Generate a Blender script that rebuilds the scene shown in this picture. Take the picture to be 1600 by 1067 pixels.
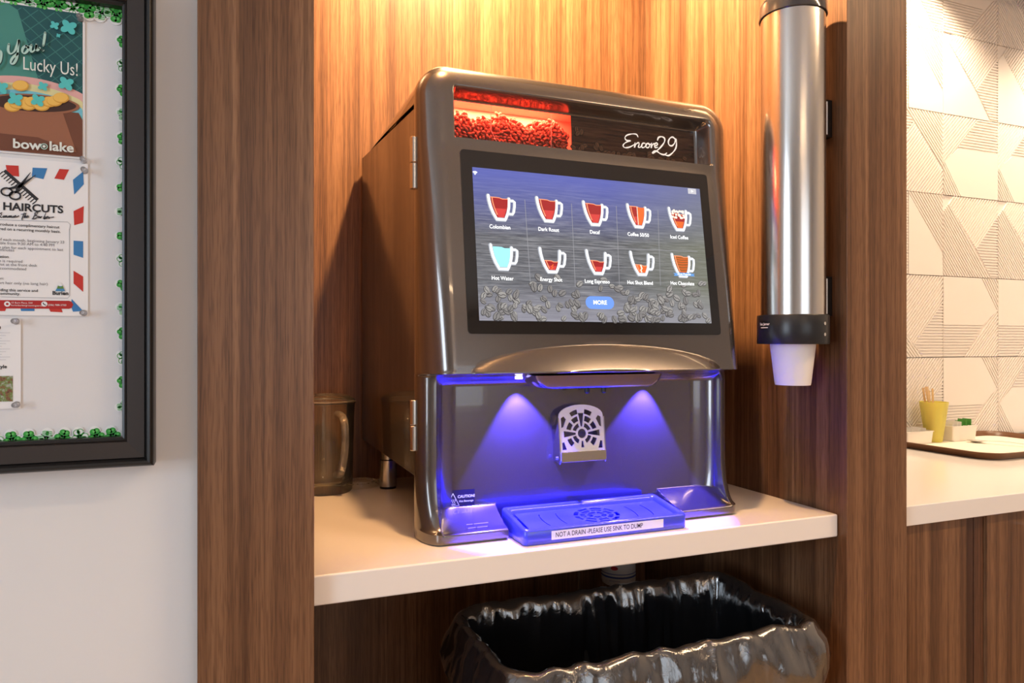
import bpy, math, random
from mathutils import Vector, Matrix, noise
random.seed(7)
for o in list(bpy.data.objects):
    bpy.data.objects.remove(o)
SC = bpy.context.scene
COL = SC.collection
PI = math.pi
ZC = 1.21            # lens height above the floor; every z below is measured from the lens height
YAW = math.radians(21.9)
SA, CA = math.sin(YAW), math.cos(YAW)
FPX = 1118.0         # focal length in pixels of the 1600 px wide frame

# ------------------------------------------------------------------ camera
cam = bpy.data.cameras.new('camera')
cam.sensor_width = 36.0
cam.lens = FPX / 1600 * 36
cam.shift_y = 0.0009
cam.clip_start = 0.05
co = bpy.data.objects.new('camera', cam)
co.location = (0, 0, ZC)
co.rotation_euler = (PI/2, 0, -YAW)
COL.objects.link(co)
SC.camera = co

# ------------------------------------------------------------------ world, exposure, large lights
w = bpy.data.worlds.new('world')
SC.world = w
w.use_nodes = True
w.node_tree.nodes['Background'].inputs[0].default_value = (0.80, 0.88, 1.0, 1)
w.node_tree.nodes['Background'].inputs[1].default_value = 0.6
vs = SC.view_settings
vs.view_transform = 'Standard'
vs.look = 'None'
vs.gamma = 1.0
vs.use_curve_mapping = False
vs.exposure = 0.52

def area(name, loc, rot, sx, sy, watt, col, spread=None):
    l = bpy.data.lights.new(name, 'AREA')
    l.shape = 'RECTANGLE'
    l.size, l.size_y, l.energy, l.color = sx, sy, watt, col
    if spread: l.spread = spread
    o = bpy.data.objects.new(name, l)
    o.location = (loc[0], loc[1], loc[2] + ZC)
    o.rotation_euler = rot
    COL.objects.link(o)
    return o

def spot(name, loc, aim, watt, col, angle, blend, radius):
    l = bpy.data.lights.new(name, 'SPOT')
    l.energy, l.color, l.spot_size, l.spot_blend, l.shadow_soft_size = watt, col, angle, blend, radius
    o = bpy.data.objects.new(name, l)
    o.location = (loc[0], loc[1], loc[2] + ZC)
    d = Vector(aim) - Vector(loc)
    o.rotation_euler = d.to_track_quat('-Z', 'Y').to_euler()
    COL.objects.link(o)
    return o

COOL = (0.72, 0.86, 1.0)
WARM = (1.0, 0.63, 0.31)
# daylight through the two windows of the side wall and the one behind the camera
area('daylight_side', (-2.52, -0.75, 0.25), (0, -PI/2, 0), 1.55, 0.95, 32, COOL)
area('daylight_rear', (0.9, -3.12, 0.25), (PI/2, 0, 0), 2.0, 1.5, 12, COOL)
# ceiling panels of the room
area('ceiling_light_a', (1.95, -0.15, 1.40), (0, 0, 0), 1.3, 0.12, 19, (1.0, 0.68, 0.40))
area('ceiling_light_b', (0.50, -2.60, 1.40), (0, 0, 0), 1.3, 0.12, 7, (1.0, 0.68, 0.40))

# ------------------------------------------------------------------ materials
def newmat(name):
    m = bpy.data.materials.new(name)
    m.use_nodes = True
    return m, m.node_tree, m.node_tree.nodes['Principled BSDF']

def M(name, col, rough=0.5, metal=0.0, coat=0.0, spec=0.5, emit=None, estr=0.0, trans=0.0, ior=1.45, alpha=1.0, sss=0.0, aniso=0.0):
    m, t, b = newmat(name)
    b.inputs['Base Color'].default_value = (*col, 1)
    b.inputs['Roughness'].default_value = rough
    b.inputs['Metallic'].default_value = metal
    b.inputs['Coat Weight'].default_value = coat
    b.inputs['Coat Roughness'].default_value = 0.04
    b.inputs['Specular IOR Level'].default_value = spec
    b.inputs['Transmission Weight'].default_value = trans
    b.inputs['IOR'].default_value = ior
    b.inputs['Alpha'].default_value = alpha
    b.inputs['Anisotropic'].default_value = aniso
    if sss:
        b.inputs['Subsurface Weight'].default_value = sss
        b.inputs['Subsurface Radius'].default_value = (0.01, 0.01, 0.01)
    if emit:
        b.inputs['Emission Color'].default_value = (*emit, 1)
        b.inputs['Emission Strength'].default_value = estr
    return m

def texco(t, scale, out='Object', rot=(0, 0, 0)):
    tc = t.nodes.new('ShaderNodeTexCoord')
    mp = t.nodes.new('ShaderNodeMapping')
    mp.inputs['Scale'].default_value = scale
    mp.inputs['Rotation'].default_value = rot
    t.links.new(tc.outputs[out], mp.inputs[0])
    return mp.outputs[0]

def noise_n(t, vec, scale, detail=4, rough=0.55, dist=0.0):
    n = t.nodes.new('ShaderNodeTexNoise')
    n.inputs['Scale'].default_value = scale
    n.inputs['Detail'].default_value = detail
    n.inputs['Roughness'].default_value = rough
    n.inputs['Distortion'].default_value = dist
    t.links.new(vec, n.inputs['Vector'])
    return n.outputs['Fac']

def ramp(t, fac, stops):
    r = t.nodes.new('ShaderNodeValToRGB')
    els = r.color_ramp.elements
    while len(els) < len(stops): els.new(0.5)
    for e, (p, c) in zip(els, stops):
        e.position = p
        e.color = (*c, 1)
    t.links.new(fac, r.inputs[0])
    return r.outputs[0]

def mix(t, a, b, fac, mode='MIX'):
    n = t.nodes.new('ShaderNodeMix')
    n.data_type = 'RGBA'
    n.blend_type = mode
    for sock, v in ((n.inputs[0], fac), (n.inputs[6], a), (n.inputs[7], b)):
        if hasattr(v, 'is_linked') or isinstance(v, bpy.types.NodeSocket): t.links.new(v, sock)
        elif isinstance(v, tuple): sock.default_value = (*v, 1)
        else: sock.default_value = v
    return n.outputs[2]

def bump(t, b, fac, strength, dist=0.001):
    n = t.nodes.new('ShaderNodeBump')
    n.inputs['Strength'].default_value = strength
    n.inputs['Distance'].default_value = dist
    t.links.new(fac, n.inputs['Height'])
    t.links.new(n.outputs[0], b.inputs['Normal'])

def wood(name, dark, mid, light, rough=0.38, seed=0.0):
    m, t, b = newmat(name)
    v1 = texco(t, (26, 26, 0.55), rot=(0.03, 0.012, seed))
    v2 = texco(t, (150, 150, 1.6), rot=(0, 0, seed))
    v3 = texco(t, (520, 520, 22), rot=(0, 0, seed))
    n1 = noise_n(t, v1, 1.0, 3, 0.5, 0.4)
    n2 = noise_n(t, v2, 1.0, 4, 0.6)
    n3 = noise_n(t, v3, 1.0, 2, 0.5)
    c1 = ramp(t, n1, [(0.30, dark), (0.50, mid), (0.70, light)])
    c2 = ramp(t, n2, [(0.34, (0.45, 0.40, 0.37)), (0.56, (1, 1, 1))])
    c3 = ramp(t, n3, [(0.36, (0.55, 0.51, 0.49)), (0.52, (1, 1, 1))])
    c = mix(t, c1, c2, 0.75, 'MULTIPLY')
    c = mix(t, c, c3, 0.65, 'MULTIPLY')
    t.links.new(c, b.inputs['Base Color'])
    b.inputs['Roughness'].default_value = rough
    b.inputs['Specular IOR Level'].default_value = 0.4
    bump(t, b, n3, 0.12, 0.0006)
    return m

def steel(name, col, rough, axis=(900, 900, 3)):
    m, t, b = newmat(name)
    b.inputs['Metallic'].default_value = 1
    b.inputs['Base Color'].default_value = (*col, 1)
    n = noise_n(t, texco(t, axis), 1.0, 2)
    mr = t.nodes.new('ShaderNodeMapRange')
    mr.inputs['To Min'].default_value = rough * 0.75
    mr.inputs['To Max'].default_value = rough * 1.3
    t.links.new(n, mr.inputs[0])
    t.links.new(mr.outputs[0], b.inputs['Roughness'])
    return m

def glassy(name, tint, gloss=0.12, rough=0.02, op=0.0):
    """thin clear sheet: tinted see-through plus a fresnel reflection"""
    m = bpy.data.materials.new(name)
    m.use_nodes = True
    t = m.node_tree
    t.nodes.clear()
    out = t.nodes.new('ShaderNodeOutputMaterial')
    tr = t.nodes.new('ShaderNodeBsdfTransparent')
    tr.inputs[0].default_value = (*tint, 1)
    gl = t.nodes.new('ShaderNodeBsdfGlossy')
    gl.inputs['Roughness'].default_value = rough
    fr = t.nodes.new('ShaderNodeFresnel')
    fr.inputs[0].default_value = 1.0 + gloss * 4
    mx = t.nodes.new('ShaderNodeMixShader')
    t.links.new(fr.outputs[0], mx.inputs[0])
    t.links.new(tr.outputs[0], mx.inputs[1])
    t.links.new(gl.outputs[0], mx.inputs[2])
    last = mx
    if op:
        df = t.nodes.new('ShaderNodeBsdfDiffuse')
        df.inputs[0].default_value = (*tint, 1)
        m2 = t.nodes.new('ShaderNodeMixShader')
        m2.inputs[0].default_value = op
        t.links.new(mx.outputs[0], m2.inputs[1])
        t.links.new(df.outputs[0], m2.inputs[2])
        last = m2
    t.links.new(last.outputs[0], out.inputs[0])
    return m

def paint(name, col, rough=0.6, grain=0.03):
    m, t, b = newmat(name)
    n = noise_n(t, texco(t, (3, 3, 3)), 1.0, 3)
    c = ramp(t, n, [(0.3, tuple(v * (1 - grain) for v in col)), (0.7, col)])
    t.links.new(c, b.inputs['Base Color'])
    b.inputs['Roughness'].default_value = rough
    bump(t, b, noise_n(t, texco(t, (180, 180, 180)), 1.0, 2), 0.06, 0.001)
    return m

def E(name, col, s=1.0):
    m, t, b = newmat(name)
    b.inputs['Base Color'].default_value = (0, 0, 0, 1)
    b.inputs['Roughness'].default_value = 0.25
    b.inputs['Emission Color'].default_value = (*col, 1)
    b.inputs['Emission Strength'].default_value = s
    return m

def srgb(r, g, b):
    f = lambda c: (c/255/12.92) if c <= 10 else ((c/255 + 0.055)/1.055)**2.4
    return (f(r), f(g), f(b))

MT = {}
MT['wood'] = wood('walnut_laminate', (0.120, 0.054, 0.026), (0.210, 0.101, 0.048), (0.31, 0.163, 0.084))
MT['wood_b'] = wood('walnut_laminate_dark', (0.03, 0.012, 0.007), (0.07, 0.028, 0.015), (0.14, 0.06, 0.03), seed=0.8)
MT['wall'] = paint('white_wall_paint', (0.80, 0.81, 0.82))
MT['ceil'] = paint('ceiling_paint', (0.82, 0.80, 0.77))
MT['room'] = paint('room_wall_paint', (0.56, 0.53, 0.50))
MT['floor'] = paint('floor_vinyl', (0.46, 0.32, 0.20), 0.4, 0.25)
MT['quartz'] = M('white_quartz', (0.86, 0.83, 0.80), 0.16)
MT['tile'] = M('cream_ceramic', (0.82, 0.77, 0.72), 0.42)
MT['grout'] = M('grout', (0.66, 0.60, 0.54), 0.9)
MT['black_frame'] = M('black_lacquer', (0.012, 0.011, 0.011), 0.28)
MT['frame_cove'] = M('dark_brown_lacquer', (0.030, 0.022, 0.019), 0.42)
MT['board'] = paint('white_board_vinyl', (0.76, 0.77, 0.79), 0.5, 0.04)
MT['paper'] = M('white_paper', (0.84, 0.85, 0.87), 0.6)
MT['ink'] = M('black_ink', (0.02, 0.02, 0.025), 0.6)
MT['greyink'] = M('grey_ink', (0.13, 0.13, 0.15), 0.6)
MT['shell'] = None
MT['black'] = M('black_plastic', (0.012, 0.012, 0.014), 0.3)
MT['blackgloss'] = M('black_glass', (0.004, 0.004, 0.005), 0.05, coat=1.0)
MT['steel'] = steel('brushed_steel', (0.62, 0.60, 0.57), 0.22)
MT['chrome'] = M('chrome', (0.75, 0.74, 0.73), 0.12, 1.0)
MT['white'] = M('white_plastic', (0.85, 0.84, 0.82), 0.35)
MT['cup'] = M('white_foam', (0.88, 0.84, 0.82), 0.5, sss=0.2)
# ------------------------------------------------------------------ geometry helpers
WM = {}
class B:
    """collects faces, then build() links them as one mesh object"""
    def __init__(s): s.v, s.f, s.m = [], [], []
    def add(s, vs, fs, mi=0):
        k = len(s.v)
        s.v += [tuple(p) for p in vs]
        s.f += [tuple(i + k for i in f) for f in fs]
        s.m += [mi] * len(fs)
        return s
    def box(s, x0, x1, y0, y1, z0, z1, mi=0):
        vs = [(x, y, z) for x in (x0, x1) for y in (y0, y1) for z in (z0, z1)]
        return s.add(vs, [(0,1,3,2), (4,6,7,5), (0,4,5,1), (2,3,7,6), (0,2,6,4), (1,5,7,3)], mi)
    def prism(s, pts, fn, n0, n1, mi=0):
        """2-D outline pts mapped by fn(a,b,n), between n0 (front) and n1 (back)"""
        k = len(pts)
        vs = [fn(a, b, n0) for a, b in pts] + [fn(a, b, n1) for a, b in pts]
        fs = [tuple(range(k)), tuple(range(2*k - 1, k - 1, -1))]
        fs += [(i, k + i, k + (i+1) % k, (i+1) % k) for i in range(k)]
        return s.add(vs, fs, mi)
    def lathe(s, prof, c=(0, 0, 0), seg=32, mi=0, axis='z', cap=True):
        vs, fs = [], []
        for r, h in prof:
            for i in range(seg):
                a = 2*PI*i/seg
                p = (r*math.cos(a), r*math.sin(a), h)
                if axis == 'y': p = (p[0], p[2], p[1])
                if axis == 'x': p = (p[2], p[0], p[1])
                vs.append((p[0]+c[0], p[1]+c[1], p[2]+c[2]))
        n = len(prof)
        for j in range(n-1):
            for i in range(seg):
                i2 = (i+1) % seg
                fs.append((j*seg+i, j*seg+i2, (j+1)*seg+i2, (j+1)*seg+i))
        if cap:
            if prof[0][0] > 1e-6: fs.append(tuple(range(seg-1, -1, -1)))
            if prof[-1][0] > 1e-6: fs.append(tuple((n-1)*seg+i for i in range(seg)))
        return s.add(vs, fs, mi)
    def tube(s, pts, r, seg=10, mi=0, closed=False):
        P = [Vector(p) for p in pts]
        vs, fs = [], []
        n = len(P)
        up = Vector((0.13, 0.31, 0.94))
        for j, p in enumerate(P):
            a = P[(j-1) % n] if (closed or j) else p
            b = P[(j+1) % n] if (closed or j < n-1) else p
            t = (b - a).normalized()
            u = t.cross(up).normalized()
            q = t.cross(u)
            rr = r[j] if isinstance(r, (list, tuple)) else r
            for i in range(seg):
                an = 2*PI*i/seg
                vs.append(p + (u*math.cos(an) + q*math.sin(an))*rr)
        for j in range(n if closed else n-1):
            for i in range(seg):
                i2 = (i+1) % seg
                j2 = (j+1) % n
                fs.append((j*seg+i, j*seg+i2, j2*seg+i2, j2*seg+i))
        if not closed:
            fs.append(tuple(range(seg-1, -1, -1)))
            fs.append(tuple((n-1)*seg+i for i in range(seg)))
        return s.add(vs, fs, mi)
    def rings(s, rings, mi=0, cap0=True, cap1=True):
        k = len(rings[0])
        vs = [p for r in rings for p in r]
        fs = []
        for j in range(len(rings)-1):
            for i in range(k):
                i2 = (i+1) % k
                fs.append((j*k+i, j*k+i2, (j+1)*k+i2, (j+1)*k+i))
        if cap0: fs.append(tuple(range(k-1, -1, -1)))
        if cap1: fs.append(tuple((len(rings)-1)*k+i for i in range(k)))
        return s.add(vs, fs, mi)
    def stroke(s, pts, w, fn, n, mi=0, cap=True):
        """flat ribbon along 2-D pts"""
        k = len(pts)
        L, R = [], []
        for i, p in enumerate(pts):
            a = pts[max(0, i-1)]; b = pts[min(k-1, i+1)]
            dx, dy = b[0]-a[0], b[1]-a[1]
            d = math.hypot(dx, dy) or 1
            ww = (w[i] if isinstance(w, (list, tuple)) else w) / 2
            nx, ny = -dy/d*ww, dx/d*ww
            L.append((p[0]+nx, p[1]+ny)); R.append((p[0]-nx, p[1]-ny))
        vs = [fn(a, b, n) for a, b in L] + [fn(a, b, n) for a, b in R]
        s.add(vs, [(i, k+i, k+i+1, i+1) for i in range(k-1)], mi)
        if cap:
            for e in (0, k-1):
                ww = (w[e] if isinstance(w, (list, tuple)) else w) / 2
                s.disc(pts[e][0], pts[e][1], ww, ww, fn, n, mi, 10)
        return s
    def disc(s, cx, cy, rx, ry, fn, n, mi=0, seg=20, rot=0.0):
        c, q = math.cos(rot), math.sin(rot)
        vs = []
        for i in range(seg):
            a = 2*PI*i/seg
            x, y = rx*math.cos(a), ry*math.sin(a)
            vs.append(fn(cx + x*c - y*q, cy + x*q + y*c, n))
        return s.add(vs, [tuple(range(seg))], mi)
    def poly(s, pts, fn, n, mi=0):
        return s.add([fn(a, b, n) for a, b in pts], [tuple(range(len(pts)))], mi)
    def text(s, body, cx, cy, size, fn, n, mi=0, align='CENTER', shear=0.0, fat=0.0, sx=1.0):
        vs, fs = text_geo(body, size, align, shear, fat)
        return s.add([fn(cx + x*sx, cy + y, n) for x, y in vs], fs, mi)
    def build(s, name, mats, parent=None, smooth=30, bevel=0.0, seg=2, local=None, subd=0):
        mats = mats if isinstance(mats, (list, tuple)) else [mats]
        if local is not None:
            base = Matrix.Translation((local[0], local[1], local[2] + ZC))
            vv = s.v
        else:
            if parent is not None: base = WM[parent.name]
            else:
                xs = [p[0] for p in s.v]; ys = [p[1] for p in s.v]; zs = [p[2] for p in s.v]
                base = Matrix.Translation(((min(xs)+max(xs))/2, (min(ys)+max(ys))/2, min(zs) + ZC))
            inv = base.inverted()
            vv = [inv @ Vector((p[0], p[1], p[2] + ZC)) for p in s.v]
        me = bpy.data.meshes.new(name)
        me.from_pydata(vv, [], s.f)
        me.polygons.foreach_set('material_index', s.m)
        for m in mats: me.materials.append(m)
        if smooth:
            me.polygons.foreach_set('use_smooth', [True]*len(s.f))
            me.set_sharp_from_angle(angle=math.radians(smooth))
        me.update()
        o = bpy.data.objects.new(name, me)
        COL.objects.link(o)
        if parent is not None:
            o.parent = parent
            WM[o.name] = WM[parent.name].copy()
        else:
            o.matrix_world = base
            WM[o.name] = base
        if bevel:
            md = o.modifiers.new('bevel', 'BEVEL')
            md.width, md.segments, md.limit_method = bevel, seg, 'ANGLE'
            md.angle_limit = math.radians(40)
            md.harden_normals = True
        if subd:
            md = o.modifiers.new('sub', 'SUBSURF')
            md.levels = md.render_levels = subd
        return o

_tx = {}
def text_geo(body, size, align, shear, fat):
    key = (body, align, shear, fat)
    if key not in _tx:
        cu = bpy.data.curves.new('t', 'FONT')
        cu.body, cu.size, cu.align_x, cu.align_y = body, 1.0, align, 'CENTER'
        cu.shear, cu.offset, cu.resolution_u = shear, fat, 3
        ob = bpy.data.objects.new('t', cu)
        COL.objects.link(ob)
        dg = bpy.context.evaluated_depsgraph_get()
        me = bpy.data.meshes.new_from_object(ob.evaluated_get(dg))
        _tx[key] = ([(v.co.x, v.co.y) for v in me.vertices], [tuple(p.vertices) for p in me.polygons])
        bpy.data.objects.remove(ob); bpy.data.curves.remove(cu); bpy.data.meshes.remove(me)
    vs, fs = _tx[key]
    return [(x*size, y*size) for x, y in vs], fs

def holed(outer, holes, thick):
    """2-D plate with holes -> (verts(a,b,n), faces); n from -thick/2 to thick/2"""
    cu = bpy.data.curves.new('h', 'CURVE')
    cu.dimensions, cu.fill_mode, cu.extrude = '2D', 'BOTH', thick/2
    for pts in [outer] + holes:
        sp = cu.splines.new('POLY')
        sp.points.add(len(pts)-1)
        for p, (a, b) in zip(sp.points, pts): p.co = (a, b, 0, 1)
        sp.use_cyclic_u = True
    ob = bpy.data.objects.new('h', cu)
    COL.objects.link(ob)
    dg = bpy.context.evaluated_depsgraph_get()
    me = bpy.data.meshes.new_from_object(ob.evaluated_get(dg))
    r = [tuple(v.co) for v in me.vertices], [tuple(p.vertices) for p in me.polygons]
    bpy.data.objects.remove(ob); bpy.data.curves.remove(cu); bpy.data.meshes.remove(me)
    return r

def tag(o, label=None, cat=None, group=None, kind=None):
    if label: o['label'] = label
    if cat: o['category'] = cat
    if group: o['group'] = group
    if kind: o['kind'] = kind
    return o

def thing(name, label, cat, loc, group=None, rz=0.0):
    o = bpy.data.objects.new(name, None)
    o.empty_display_size = 0.05
    m = Matrix.Translation((loc[0], loc[1], loc[2] + ZC)) @ Matrix.Rotation(rz, 4, 'Z')
    o.matrix_world = m
    COL.objects.link(o)
    WM[o.name] = m
    return tag(o, label, cat, group)

def clone(o, loc, rz=0.0, label=None, rot=None):
    """copy of a thing with copies of its parts and sub-parts"""
    def cp(q, par):
        c = q.copy(); COL.objects.link(c)
        if par is not None: c.parent = par
        for ch in q.children: cp(ch, c)
        return c
    c = cp(o, None)
    c.location = (loc[0], loc[1], loc[2] + ZC)
    c.rotation_euler = rot if rot else (0, 0, rz)
    if label: c['label'] = label
    return c

def at(px, py, Y):
    """point of the upright plane y=Y that the photograph shows at pixel px,py -> (x, z)"""
    o = (px - 800) / FPX
    X = (SA + CA*o) / (CA - SA*o) * Y
    return X, -(py - 535) / FPX * (X*SA + Y*CA)

def rrect(x0, x1, y0, y1, r, seg=6):
    pts = []
    for cx, cy, a0 in ((x1-r, y1-r, 0), (x0+r, y1-r, 90), (x0+r, y0+r, 180), (x1-r, y0+r, 270)):
        for i in range(seg+1):
            a = math.radians(a0 + 90*i/seg)
            pts.append((cx + r*math.cos(a), cy + r*math.sin(a)))
    return pts

def sm(t):
    t = max(0.0, min(1.0, t))
    return t*t*(3-2*t)
def cl(t): return max(0.0, min(1.0, t))
def lerp(a, b, t): return a + (b-a)*t

def smooth_pts(pts, n=6):
    """Catmull-Rom through 2-D points"""
    out = []
    k = len(pts)
    for i in range(k-1):
        p0, p1, p2, p3 = pts[max(0, i-1)], pts[i], pts[i+1], pts[min(k-1, i+2)]
        for j in range(n):
            t = j/n
            out.append(tuple(0.5*((2*p1[q]) + (-p0[q]+p2[q])*t + (2*p0[q]-5*p1[q]+4*p2[q]-p3[q])*t*t + (-p0[q]+3*p1[q]-3*p2[q]+p3[q])*t**3) for q in (0, 1)))
    out.append(pts[-1])
    return out

# ------------------------------------------------------------------ the setting
XL, XR, YF, YN = 0.1086, 1.03, 0.961, 1.622     # niche: inner left, inner right, front, back
FL, CE = -1.21, 1.45
def struct(name, b, m, bevel=0.0, label=None):
    o = b.build(name, m, bevel=bevel, smooth=0 if not bevel else 30)
    o['kind'] = 'structure'
    if label: o['label'] = label
    return o

struct('floor', B().box(-2.6, 3.2, -3.2, 1.75, FL-0.05, FL), MT['floor'], label='brown vinyl floor of the coffee corner')
struct('ceiling', B().box(-2.6, 3.2, -3.2, 1.75, CE, CE+0.05), MT['ceil'], label='plain off-white ceiling')
struct('wall_left', B().box(-2.6, -0.031, 0.99, 1.10, FL, CE), MT['wall'], label='white painted wall behind the bulletin board')
struct('wall_back', B().box(XL, XR, YN, 1.70, FL, CE), MT['wood'], label='walnut laminate back panel of the coffee niche')
struct('trim_1', B().box(-0.031, XL, YF, 1.70, FL, CE), MT['wood'], 0.0012, 'walnut laminate upright between white wall and niche')
struct('trim_2', B().box(XR, 1.178, YF, 1.70, FL, CE), MT['wood'], 0.0012, 'walnut laminate upright between niche and tiled counter')
struct('trim_3', B().box(XL, XR, YF, YN, 1.27, CE), MT['wood'], label='walnut laminate soffit over the niche')
struct('trim_4', B().box(1.178, 3.2, YF+0.1, 1.60, 1.22, CE), MT['wood'], label='walnut laminate soffit over the tiled counter')
struct('wall_front', B().box(-2.6, 3.2, -3.26, -3.2, FL, CE), MT['room'], label='plain wall behind the viewer')
struct('wall_side', B().box(3.2, 3.26, -3.2, 1.75, FL, CE), MT['room'], label='plain end wall beyond the tiled counter')
struct('wall_window', B().box(-2.66, -2.6, -3.2, 1.1, FL, CE), MT['room'], label='plain end wall with the daylight window')
for n, (x0, x1, y0, y1) in enumerate(((-2.6, -2.57, -1.28, -0.22), (-0.15, 1.95, -3.2, -3.17))):
    b = B()
    z0, z1 = -0.55, 1.05
    wd = 0.06
    if n == 0:
        b.box(x0, x1+0.02, y0, y1, z0, z0+wd).box(x0, x1+0.02, y0, y1, z1-wd, z1)
        b.box(x0, x1+0.02, y0, y0+wd, z0, z1).box(x0, x1+0.02, y1-wd, y1, z0, z1)
    else:
        b.box(x0, x1, y0, y1+0.02, z0, z0+wd).box(x0, x1, y0, y1+0.02, z1-wd, z1)
        b.box(x0, x0+wd, y0, y1+0.02, z0, z1).box(x1-wd, x1, y0, y1+0.02, z0, z1)
    struct('window_%d' % (n+1), b, MT['white'], label='white window frame letting in daylight')

# tiled wall: every relief tile a child of the wall
wt = struct('wall_right', B().box(1.178, 3.2, 1.629, 1.70, FL, CE), MT['grout'], label='wall of square cream relief tiles over the counter')
TS = 0.2615
def clip(poly, a, b, c):
    """keep a*x+b*y>=c"""
    out = []
    for i in range(len(poly)):
        p, q = poly[i], poly[(i+1) % len(poly)]
        dp, dq = a*p[0]+b*p[1]-c, a*q[0]+b*q[1]-c
        if dp >= 0: out.append(p)
        if (dp < 0) != (dq < 0):
            t = dp/(dp-dq)
            out.append((p[0]+(q[0]-p[0])*t, p[1]+(q[1]-p[1])*t))
    return out

def tile_mesh(regions):
    """regions: (polygon in 0..1 units with y down, stripe direction or None, height)"""
    b = B()
    g = 0.0012
    fn = lambda x, y, n: (g + x*(TS-2*g), n, -g - y*(TS-2*g))
    b.prism([(0, 0), (1, 0), (1, 1), (0, 1)], fn, 0.0, 0.008)
    for poly, d, hgt in regions:
        if d is None:
            if hgt: b.prism(poly, fn, -hgt, 0.0)
            continue
        dx, dy = d
        L = math.hypot(dx, dy)
        nx, ny = -dy/L, dx/L
        vals = [nx*x + ny*y for x, y in poly]
        lo, hi = min(vals), max(vals)
        pitch = 0.036
        k = lo
        while k < hi:
            st = clip(clip(poly, nx, ny, k + 0.003), -nx, -ny, -(k + 0.0195))
            if len(st) >= 3:
                cx = [(x, y) for x, y in st]
                b.prism(cx, fn, -hgt, 0.0)
            k += pitch
    return b
D1, D2, DH = (1, -1.02), (1, 1.3), (1, 0)
T1 = [([(0, .61), (.73, .61), (.37, 1), (0, 1)], DH, .0035), ([(.37, 1), (1, .38), (1, 1)], (.63, -.62), .0035), ([(.7, 0), (1, 0), (1, .42)], (.3, .42), .0035), ([(0, 0), (.69, 0), (.985, .41), (.72, .60), (0, .60)], None, .0035)]
rot = lambda R: [([(1-x, 1-y) for x, y in p], d, h) for p, d, h in R]
T2 = [([(0, .2), (.1, .1), (.85, 1), (0, 1)], (.75, .9), .0035), ([(.1, .1), (.18, 0), (1, 0), (1, .2), (.6, .64)], (.4, -.44), .0035), ([(.6, .64), (1, .2), (1, 1), (.87, 1)], DH, .0035)]
T3 = [([(0, .2), (.09, .11), (.84, 1), (0, 1)], None, .0035), ([(.1, .1), (.18, 0), (1, 0), (1, .2), (.6, .64)], (.4, -.44), .0035), ([(.6, .64), (1, .2), (1, 1), (.87, 1)], DH, .0035)]
T4 = [([(0, 0), (1, 0), (1, .32), (.5, .85), (0, .3)], (.5, -.53), .0035), ([(.5, .85), (1, .32), (1, 1), (.66, 1)], DH, .0035), ([(0, .33), (.63, 1), (0, 1)], (.63, .67), .0035)]
T5 = [([(.41, 0.02), (.99, .72), (1, 1), (.41, 1)], None, .0035), ([(0, 0), (.4, 0), (.4, 1), (0, 1)], DH, .0035), ([(.4, 0), (1, 0), (1, .7)], (.6, .7), .0035)]
kinds = {1: T1, 2: T2, 3: T3, 4: T4, 5: T5, 6: rot(T1), 7: rot(T4)}
tmesh = {}
rows = 8
ztop0 = -0.048 + 5*TS       # grout line heights follow the photograph
layout = {0: [4, 4, 5, 7, 5, 2], 1: [1, 1, 2, 6, 3, 1], 2: [6, 1, 2, 6, 3, 2], 3: [4, 2, 1, 3, 6, 1]}
for r in range(6):          # r=0: the row standing on the counter
    for c in range(5):
        k = layout[min(c, 3)][r]
        x0 = 2.145 - TS + c*TS
        zt = -0.048 + r*TS
        if k not in tmesh:
            o = tile_mesh(kinds[k]).build('tile', MT['tile'], smooth=0, local=(0, 0, 0))
            tmesh[k] = o.data
        else:
            o = bpy.data.objects.new('tile', tmesh[k]); COL.objects.link(o)
        o.parent = wt
        wl = WM[wt.name].translation
        o.location = (x0 - wl.x, 1.621 - wl.y, zt + ZC - wl.z)
    # the column cut by the upright
    for c in (-1, -2, -3):
        x0 = 2.145 - TS + c*TS
        if x0 < 1.18: continue
        k = layout[1][r]
        o = bpy.data.objects.new('tile', tmesh[k]); COL.objects.link(o)
        o.parent = wt
        o.location = (x0 - wl.x, 1.621 - wl.y, -0.048 + r*TS + ZC - wl.z)

# ------------------------------------------------------------------ counters and cabinets
SH0, SH1 = -0.351, -0.310
tag(B().box(XL, XR-0.002, 0.979, YN, SH0, SH1).build('counter_shelf', MT['quartz'], bevel=0.003),
    'thick white quartz shelf carrying the coffee machine', 'shelf')
tag(B().box(1.178, 3.19, 0.976, 1.60, -0.348, -0.310).build('countertop', MT['quartz'], bevel=0.002),
    'white quartz countertop below the relief tiles', 'countertop')
cab = thing('base_cabinet', 'walnut base cabinet with flush doors under the white countertop', 'cabinet', (2.18, 1.3, FL))
B().box(1.18, 3.19, 1.012, 1.60, FL+0.1, -0.349).build('body', MT['wood_b'], cab)
B().box(1.19, 3.19, 1.05, 1.60, FL, FL+0.1).build('toe_kick', MT['black'], cab)
for x0, x1 in ((1.181, 1.380), (1.440, 1.86), (1.864, 2.30), (2.304, 3.18)):
    d = B().box(x0, x1, 0.990, 1.011, FL+0.11, -0.352).build('door', MT['wood'], cab, bevel=0.001)
    if x0 > 1.4:
        h = B()
        hx, hz = x0 + 0.12, -0.383
        h.tube([(hx, 0.990, hz), (hx, 0.966, hz), (hx+0.004, 0.962, hz), (hx+0.126, 0.962, hz), (hx+0.13, 0.966, hz), (hx+0.13, 0.990, hz)], 0.005, 12)
        h.build('handle', MT['steel'], d)
B().box(1.383, 1.4065, 0.996, 1.011, FL+0.11, -0.352).build('filler_strip', MT['wood_b'], cab, bevel=0.0008)
B().box(1.4085, 1.437, 0.996, 1.011, FL+0.11, -0.352).build('filler_strip', MT['wood_b'], cab, bevel=0.0008)

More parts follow.
